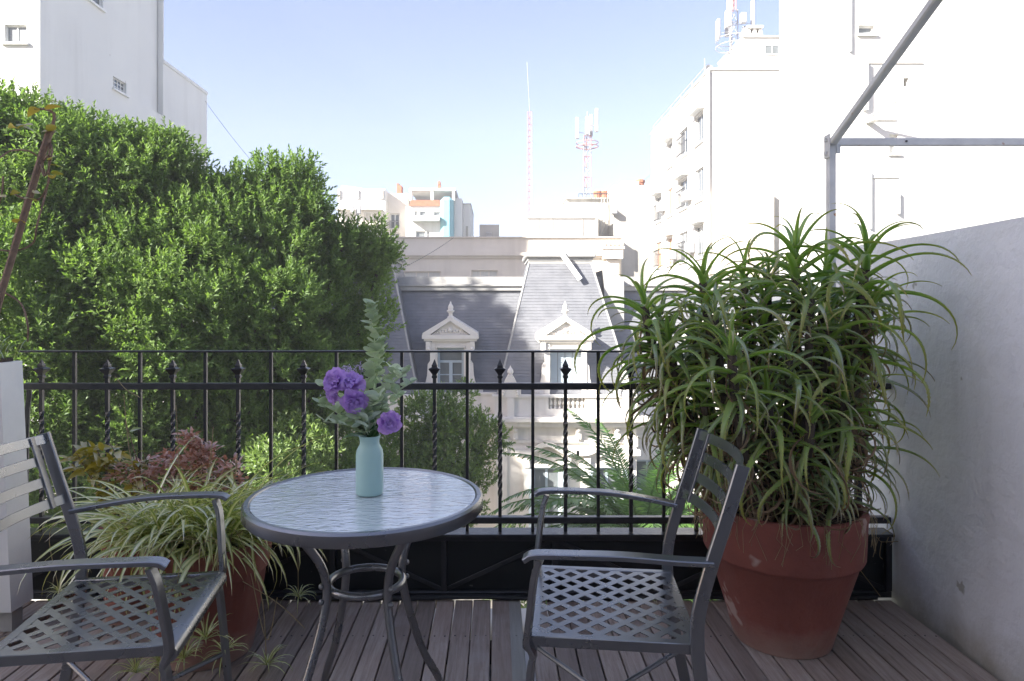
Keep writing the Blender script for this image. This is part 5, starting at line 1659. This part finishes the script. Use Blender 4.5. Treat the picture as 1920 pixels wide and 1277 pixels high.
leafy('red_shrub', 'reddish small-leaved shrub behind the spider plant', 'shrub', (-1.15, 2.78, .40),
      [(P3d(390, 1000), P3d(352, 815)), (P3d(390, 1000), P3d(385, 850)), (P3d(400, 1000), P3d(420, 880)), (P3d(380, 1000), P3d(320, 850)), (P3d(390, 1000), P3d(300, 890)), (P3d(390, 1000), P3d(375, 825)), (P3d(380, 1000), P3d(270, 900)), (P3d(390, 1000), P3d(455, 900)), (P3d(390, 1000), P3d(340, 870)), (P3d(390, 1000), P3d(250, 930))], M['red_leaf'], small, .030, cnt=70, s=(.45, 1.0), clouds=((P3d(352, 825), (.04, .05, .035), 90), (P3d(380, 850), (.055, .06, .06), 140), (P3d(320, 870), (.10, .07, .06), 200), (P3d(250, 885), (.10, .06, .05), 130), (P3d(425, 880), (.07, .06, .05), 90)))
leafy('yellow_shrub', 'yellowing broad-leaved plant left of the red shrub', 'shrub', (-1.55, 2.72, .02),
      [(P3d(230, 1010), P3d(135, 835)), (P3d(230, 1010), P3d(180, 840)), (P3d(235, 1010), P3d(250, 855)), (P3d(230, 1010), P3d(160, 880)), (P3d(230, 1010), P3d(215, 880)), (P3d(230, 1010), P3d(195, 930))], M['yellow_leaf'], mid_l, .035, cnt=18, s=(.5, 1.05), clouds=((P3d(180, 865), (.11, .06, .07), 80),))
pot(-1.52, 2.76, .11, .08, .38, 'second small pot hidden in the left corner foliage', .05, 3)
leafy('weedy_plant', 'thin green weedy plant between the shrubs', 'plant', (-1.35, 2.74, .02),
      [(P3d(300, 1010), P3d(235, 790)), (P3d(300, 1010), P3d(205, 830)), (P3d(300, 1010), P3d(270, 850))], M['weed'], small, .02, cnt=16, s=(.6, 1.2))

# ------------------------------------------------------------ table
TX, TY, TH, TRad = -.386, 1.985, .72, .347
tb_ = thing('round_table', 'round metal table with rippled glass top at the centre of the terrace', 'table', (TX, TY, 0))
m = MB()
c = (TX, TY, 0)
m.lathe([(TRad-.022, TH-.003), (TRad-.018, TH+.002), (TRad-.006, TH+.002), (TRad, TH-.004), (TRad+.001, TH-.030), (TRad-.004, TH-.036), (TRad-.016, TH-.036), (TRad-.018, TH-.012), (TRad-.022, TH-.010), (TRad-.022, TH-.003)], c, 96, cap=False)
m.build('rim', M['chair'], tb_, smooth=True)
m = MB(); m.lathe([(.001, TH-.007), (TRad-.0225, TH-.007), (TRad-.0225, TH-.001), (.001, TH-.001)], c, 96, cap=False); m.build('glass_top', M['glass_top'], tb_, smooth=True)
zr = .465
m = MB(); n = 40
m.tube([(TX+.108*math.cos(2*math.pi*k/n), TY+.108*math.sin(2*math.pi*k/n), zr) for k in range(n+1)], .0115, 10, cap=False); m.build('ring', M['chair'], tb_, smooth=True)
for a in (R(40), R(130), R(220), R(310)):
    ca, sa = math.cos(a), math.sin(a)
    pr = [(.235, TH-.037), (.205, .64), (.150, .56), (.128, .50), (.126, .44), (.150, .34), (.20, .20), (.255, .10), (.285, .03), (.30, .006)]
    m = MB(); m.tube(spline([(TX+r_*ca, TY+r_*sa, z_) for r_, z_ in pr], 5), .0125, 10); lg = m.build('leg', M['chair'], tb_, smooth=True)
    for dz in (-.022, .022):
        m = MB(); m.sphere((TX+.142*ca, TY+.142*sa, zr+dz), .0085, 8, 6); m.build('bolt', M['chair'], lg)
    m = MB(); m.lathe([(.016, 0), (.017, .012), (.013, .02)], (TX+.30*ca, TY+.30*sa, .0), 10); m.build('foot', M['chair'], lg)

# ------------------------------------------------------------ chairs
def make_chair():
    t = thing('garden_chair', 'x', 'chair', (0, 0, 0))
    hs, hw = .215, .240         # half seat length (x), half width (y)
    zS = .430
    # lattice seat
    m = MB()
    p = .0500; w = .0262
    d = 1/math.sqrt(2)
    lim_x, lim_y = hs-.006, hw-.006
    for fam in (0, 1):
        z0 = zS-.0022 + fam*.0004
        kmax = int((hs+hw)/p)+3
        for k in range(-kmax, kmax+1):
            c = k*p*1.0 + p/2
            # line: x*d + s*y*d = c   direction (s... )
            s_ = 1 if fam == 0 else -1
            nx_, ny_ = d, s_*d
            tx_, ty_ = -s_*d, d
            # clip against the rectangle
            t0, t1 = -2, 2
            ox, oy = nx_*c, ny_*c
            for (o_, dd, lim) in ((ox, tx_, lim_x), (oy, ty_, lim_y)):
                a, b_ = (-lim-o_)/dd, (lim-o_)/dd
                if a > b_: a, b_ = b_, a
                t0, t1 = max(t0, a), min(t1, b_)
            if t1-t0 < .004: continue
            q = []
            for (tt, ww) in ((t0, -w/2), (t1, -w/2), (t1, w/2), (t0, w/2)):
                q.append((max(-lim_x, min(lim_x, ox+tx_*tt+nx_*ww)), max(-lim_y, min(lim_y, oy+ty_*tt+ny_*ww))))
            v = [(a, b_, z0) for a, b_ in q]+[(a, b_, z0+.0022-fam*.0002) for a, b_ in q]
            m.add(v, [(0,3,2,1),(4,5,6,7),(0,1,5,4),(1,2,6,5),(2,3,7,6),(3,0,4,7)])
    m.build('seat_lattice', M['chair'], t)
    m = MB()
    bw = .024
    zt_ = zS+.0012
    m.box(-hs, hs, -hw, -hw+bw, zS-.026, zt_, .002); m.box(-hs, hs, hw-bw, hw, zS-.026, zt_, .002)
    m.box(-hs, -hs+bw, -hw+bw, hw-bw, zS-.026, zt_-.0003)
    # rolled front
    pr = [(hs-.024, zt_-.0002), (hs-.004, zt_-.001), (hs+.010, zt_-.007), (hs+.018, zt_-.018), (hs+.018, zt_-.032), (hs+.008, zt_-.042), (hs-.010, zt_-.044), (hs-.020, zt_-.036), (hs-.022, zt_-.010)]
    v = [(a, -hw+.001, b_) for a, b_ in pr]+[(a, hw-.001, b_) for a, b_ in pr]; n = len(pr)
    m.add(v, [tuple(range(n-1, -1, -1)), tuple(range(n, 2*n))]+[(i, (i+1) % n, n+(i+1) % n, n+i) for i in range(n)])
    m.build('seat_frame', M['chair'], t, smooth=True)
    for s_ in (-1, 1):
        y = s_*(hw+.008)
        m = MB(); m.tube(spline([(-.275, y, .004), (-.235, y, .20), (-.212, y, .36), (-.205, y, .44), (-.210, y, .52), (-.238, y, .63), (-.272, y, .74), (-.315, y, .885)], 5), 0, flat=(.034, .016, (1, 0, 0)))
        m.build('rear_leg', M['chair'], t, smooth=True)
        yf = s_*(hw+.010)
        m = MB(); m.tube(spline([(.185, s_*.288, .648), (.200, s_*.282, .60), (.212, s_*.262, .50), (.218, s_*.252, .425), (.205, s_*.246, .385), (.212, s_*.246, .34), (.232, s_*.252, .10), (.238, s_*.254, .004)], 5), 0, flat=(.029, .015, (0.25, 1, 0)))
        m.build('front_leg', M['chair'], t, smooth=True)
        m = MB(); m.tube(spline([(-.238, s_*(hw+.004), .640), (-.15, s_*.268, .650), (-.02, s_*.286, .662), (.12, s_*.292, .663), (.20, s_*.290, .660), (.225, s_*.288, .648)], 5), 0, flat=(.040, .013, (0, 1, 0)))
        m.build('armrest', M['chair'], t, smooth=True)
    # back: inner stiles and four bowed slats
    def bx_(z): # back plane x at height z
        return -.238 - (z-.63)*.295
    def bow(y): return -.045*(1-(y/hw)**2)
    for s_ in (-1, 1):
        y = s_*(hw-.040)
        m = MB(); m.tube([(bx_(z)+bow(y)*.9, y, z) for z in (.665, .75, .84, .88)], 0, flat=(.030, .007, (0, 1, 0))); m.build('stile', M['chair'], t)
    for z in (.680, .745, .808, .868):
        ext = hw+.001 if z > .86 or z < .70 else hw-.045
        pts = [(bx_(z)+bow(y), y, z) for y in [ext*(-1+2*k/12) for k in range(13)]]
        m = MB(); m.tube(pts, 0, flat=(.030, .006, (-.29, 0, 1))); m.build('slat', M['chair'], t, smooth=True)
    # crossed stretchers
    m = MB()
    m.tube([(.226, -.250, .16), (0, 0, .145), (-.243, .246, .17)], .0075, 8); m.tube([(.226, .250, .16), (0, 0, .158), (-.243, -.246, .17)], .0075, 8)
    m.build('stretcher', M['chair'], t, smooth=True)
    return t
def copy_tree(o, parent=None):
    c = o.copy(); col.objects.link(c)
    c.parent = parent
    for ch in [k for k in bpy.data.objects if k.parent == o]: copy_tree(ch, c)
    return c
ch = make_chair()
ch2 = copy_tree(ch)
ch['label'] = 'left metal garden chair, cut by the frame edge, beside the spider plant'
ch['group'] = ch2['group'] = 'matching metal garden chairs at the round table'
ch2['label'] = 'right metal garden chair in front of the large aloe pot'
ch.location = (-1.065, 1.885, 0); ch.rotation_euler = (0, 0, R(8))
ch2.location = (.325, 1.94, 0); ch2.rotation_euler = (0, 0, R(180-6))

# ------------------------------------------------------------ vase and flowers
VXx, VYy = -.378, 2.0
vz = TH+.0005
vase = thing('vase', 'pale mint green vase standing on the glass table top', 'vase', (VXx, VYy, vz))
m = MB(); m.lathe([(.001, 0), (.036, 0), (.0395, .003), (.0405, .012), (.0408, .06), (.0405, .118), (.0385, .131), (.0335, .141), (.0295, .148), (.0285, .156), (.0295, .166), (.032, .172), (.0325, .174), (.0300, .1745), (.0270, .165), (.026, .15), (.030, .13), (.034, .10), (.001, .09)], (VXx, VYy, vz), 48, cap=False)
m.build('body', M['vase'], vase, smooth=True)
fl = thing('bouquet', 'bouquet of purple blooms and silvery eucalyptus in the mint vase', 'flowers', (VXx, VYy, vz+.12))
F = lambda px, py, Y=2.0: Vector((X(px, Y), Y, Z(py, Y)))
neck = Vector((VXx, VYy, vz+.165))
def round_leaf(name, r):
    v = [(0, 0, 0)]; f = []; uv = [(.5, .5, 0)]
    n = 14
    for ring, rr_ in ((1, .6), (2, 1.0)):
        for i in range(n):
            a = 2*math.pi*i/n
            k_ = rr_*r*(1+.06*math.sin(3*a))
            v.append((r+k_*math.cos(a), k_*math.sin(a)*.92, .10*r*rr_**2 + .04*r*math.sin(2*a))); uv.append((.3, 0.5+.5*rr_ if ring == 2 else .5, 0))
    v[0] = (r, 0, 0)
    for i in range(n):
        j = (i+1) % n
        f.append((0, 1+i, 1+j)); f.append((1+i, 1+n+i, 1+n+j, 1+j))
    me = bpy.data.meshes.new(name); me.from_pydata(v, [], f); me.polygons.foreach_set('use_smooth', [True]*len(f))
    at = me.attributes.new('uvw', 'FLOAT_VECTOR', 'POINT'); at.data.foreach_set('vector', [c for u in uv for c in u]); me.update()
    return me
rl = [round_leaf('leaf', .0165), round_leaf('leaf', .0140), round_leaf('leaf', .010)]
def euc_stem(pts, n, smin=.6, smax=1.2):
    P_ = spline(pts, 8)
    m = MB(); m.tube(P_, [.0022-.0012*k/len(P_) for k in range(len(P_))], 5); so_ = m.build('stem', M['euc'], fl)
    for q in range(n):
        f = .18+.82*q/max(1, n-1); i_ = min(len(P_)-2, int(f*(len(P_)-1))); c = P_[i_]
        tg = (P_[i_+1]-P_[i_]).normalized()
        sc = (smax+(smin-smax)*f)*1.42
        for s_ in (0, math.pi):
            az_ = q*R(90)+s_+random.uniform(-.4, .4)
            put('leaf', random.choice(rl[:2]), M['euc'], fl, TR(c, az_, R(random.uniform(10, 55)), random.uniform(-.5, .5), sc*random.uniform(.85, 1.15)))
euc_stem([neck, F(690, 740, 2.0), F(703, 660, 2.02), F(697, 600, 2.03), F(694, 566, 2.02)], 34, .6, 1.05)
euc_stem([neck, F(705, 760, 1.98), F(730, 720, 1.96), F(738, 690, 1.95)], 9, .7, 1.15)
euc_stem([neck, F(710, 770, 1.99), F(745, 735, 1.97), F(780, 712, 1.97)], 10, .45, 1.0)
euc_stem([neck, F(665, 790, 1.99), F(625, 770, 1.97), F(596, 752, 1.97)], 9, .75, 1.0)
euc_stem([neck, F(665, 800, 1.96), F(640, 795, 1.94), F(606, 790, 1.95)], 7, .7, .95)
euc_stem([neck, F(692, 790, 1.95), F(690, 765, 1.93), F(712, 740, 1.92)], 7, .9, 1.15)
euc_stem([neck, F(684, 800, 1.95), F(682, 790, 1.93), F(674, 775, 1.92)], 6, .9, 1.15)
euc_stem([neck, F(705, 790, 2.02), F(730, 760, 2.05), F(755, 740, 2.06)], 8, .7, 1.0)
euc_stem([neck, F(705, 720, 2.04), F(712, 670, 2.05), F(716, 632, 2.05)], 14, .6, 1.0)
euc_stem([neck, F(715, 745, 1.96), F(752, 705, 1.93), F(768, 690, 1.92)], 10, .5, .95)
euc_stem([neck, F(650, 770, 2.03), F(620, 735, 2.05), F(604, 722, 2.05)], 9, .6, .9)
fol = [blade_mesh('leaf', .075, .030, 1.0, 6, V=.3, base_w=.4, seed=k) for k in range(3)]
for k in range(26):
    put('leaf', random.choice(fol), M['green_leaf'], fl, TR(neck+Vector((random.uniform(-.02, .02), random.uniform(-.02, .02), random.uniform(.0, .05))), random.uniform(0, 6.28), R(random.uniform(20, 70)), random.uniform(-.4, .4), random.uniform(.7, 1.1)))
def petal_mesh(seed, L=.036, W=.034):
    rr_ = random.Random(seed)
    nu, nv = 7, 6
    v = []; f = []; uv = []
    ph = rr_.uniform(0, 6)
    for i in range(nu+1):
        fu = i/nu
        for j in range(nv+1):
            fv = j/nv*2-1
            w = W*.5*(math.sin(math.pi*min(1, .12+.75*fu))**.7)
            ang = 1.15*fu**1.5
            x_ = L*fu*math.cos(ang*.35); z_ = L*fu*.55 - L*.45*fu**3 + .0035*math.sin(fv*6+ph)*fu**2 + .3*w*fv*fv
            v.append((x_-.004*abs(fv)*fu, w*fv, z_)); uv.append((fu, j/nv, 0))
    for i in range(nu):
        for j in range(nv):
            a = i*(nv+1)+j; f.append((a, a+nv+1, a+nv+2, a+1))
    me = bpy.data.meshes.new('petal'); me.from_pydata(v, [], f); me.polygons.foreach_set('use_smooth', [True]*len(f))
    at = me.attributes.new('uvw', 'FLOAT_VECTOR', 'POINT'); at.data.foreach_set('vector', [c for u in uv for c in u]); me.update()
    return me
pets = [petal_mesh(k) for k in range(5)]
def bloom(c, face, s_):
    """open ruffled bloom facing direction `face`"""
    q = Vector(face).normalized().to_track_quat('Z', 'Y').to_matrix().to_4x4()
    Mb = Matrix.Translation(c) @ q
    m = MB(); m.tube([neck, neck.lerp(c, .5)+Vector((0, 0, .01)), c], .002, 5); m.build('stem', M['green_leaf'], fl)
    ctr = bpy.data.objects
    b_ = MB(); b_.sphere(tuple(c), .006*s_, 8, 6); bo = b_.build('bloom', M['petal'], fl)
    WL[bo.name] = wl(fl)
    for (cnt, tilt, sc, z_) in ((4, 78, .55, .004), (5, 62, .75, .002), (6, 38, .95, 0), (7, 12, 1.05, -.003)):
        for k in range(cnt):
            mx = Mb @ TR((0, 0, z_*s_), 2*math.pi*k/cnt+random.uniform(-.25, .25)+tilt, R(tilt+random.uniform(-8, 8)), random.uniform(-.25, .25), sc*s_*random.uniform(.9, 1.1))
            put('petal', random.choice(pets), M['petal'], bo, mx)
bloom(F(634, 718, 1.94), (-.5, -1, .45), 1.35)
bloom(F(660, 722, 1.95), (.1, -.8, .8), 1.2)
bloom(F(664, 750, 1.92), (.25, -1, -.25), 1.3)
bloom(F(630, 738, 1.95), (-.8, -.7, -.2), 1.0)
bloom(F(730, 790, 1.92), (.15, -1, -.1), 1.15)
for (px, py, Y_, n_) in ((655, 696, 2.0, 150), (678, 692, 2.02, 110), (676, 742, 1.98, 60), (612, 748, 2.0, 40), (640, 700, 2.0, 60)):
    c = F(px, py, Y_)
    it = []
    for k in range(n_):
        d_ = Vector((random.gauss(0, 1), random.gauss(0, 1), random.gauss(0, 1))).normalized()
        it.append((small[0], TR(c+d_*random.uniform(.006, .024), random.uniform(0, 6.28), R(random.uniform(-30, 80)), 0, random.uniform(.10, .20))))
    m = MB(); m.tube([neck, neck.lerp(c, .6)+Vector((0, .004, 0)), c], .0014, 4); m.build('stem', M['green_leaf'], fl)
    o = put('lilac_sprig', merge_meshes('lilac_sprig', it), M['lilac'], fl, Matrix.Identity(4)); o['kind'] = 'stuff'

print('objects', len(bpy.data.objects))

# ------------------------------------------------------------ air
hz = MB(); hz.box(-90, 90, -40, 110, -11.7, 30)
hm = bpy.data.materials.new('haze'); hm.use_nodes = True
hn = hm.node_tree
for n in list(hn.nodes): hn.nodes.remove(n)
ho = hn.nodes.new('ShaderNodeOutputMaterial'); hv = hn.nodes.new('ShaderNodeVolumePrincipled')
hv.inputs['Color'].default_value = (0.93, 0.96, 1.0, 1)
hv.inputs['Density'].default_value = 0.0020
hn.links.new(hv.outputs[0], ho.inputs['Volume'])
tag(hz.build('haze', hm), kind='stuff')
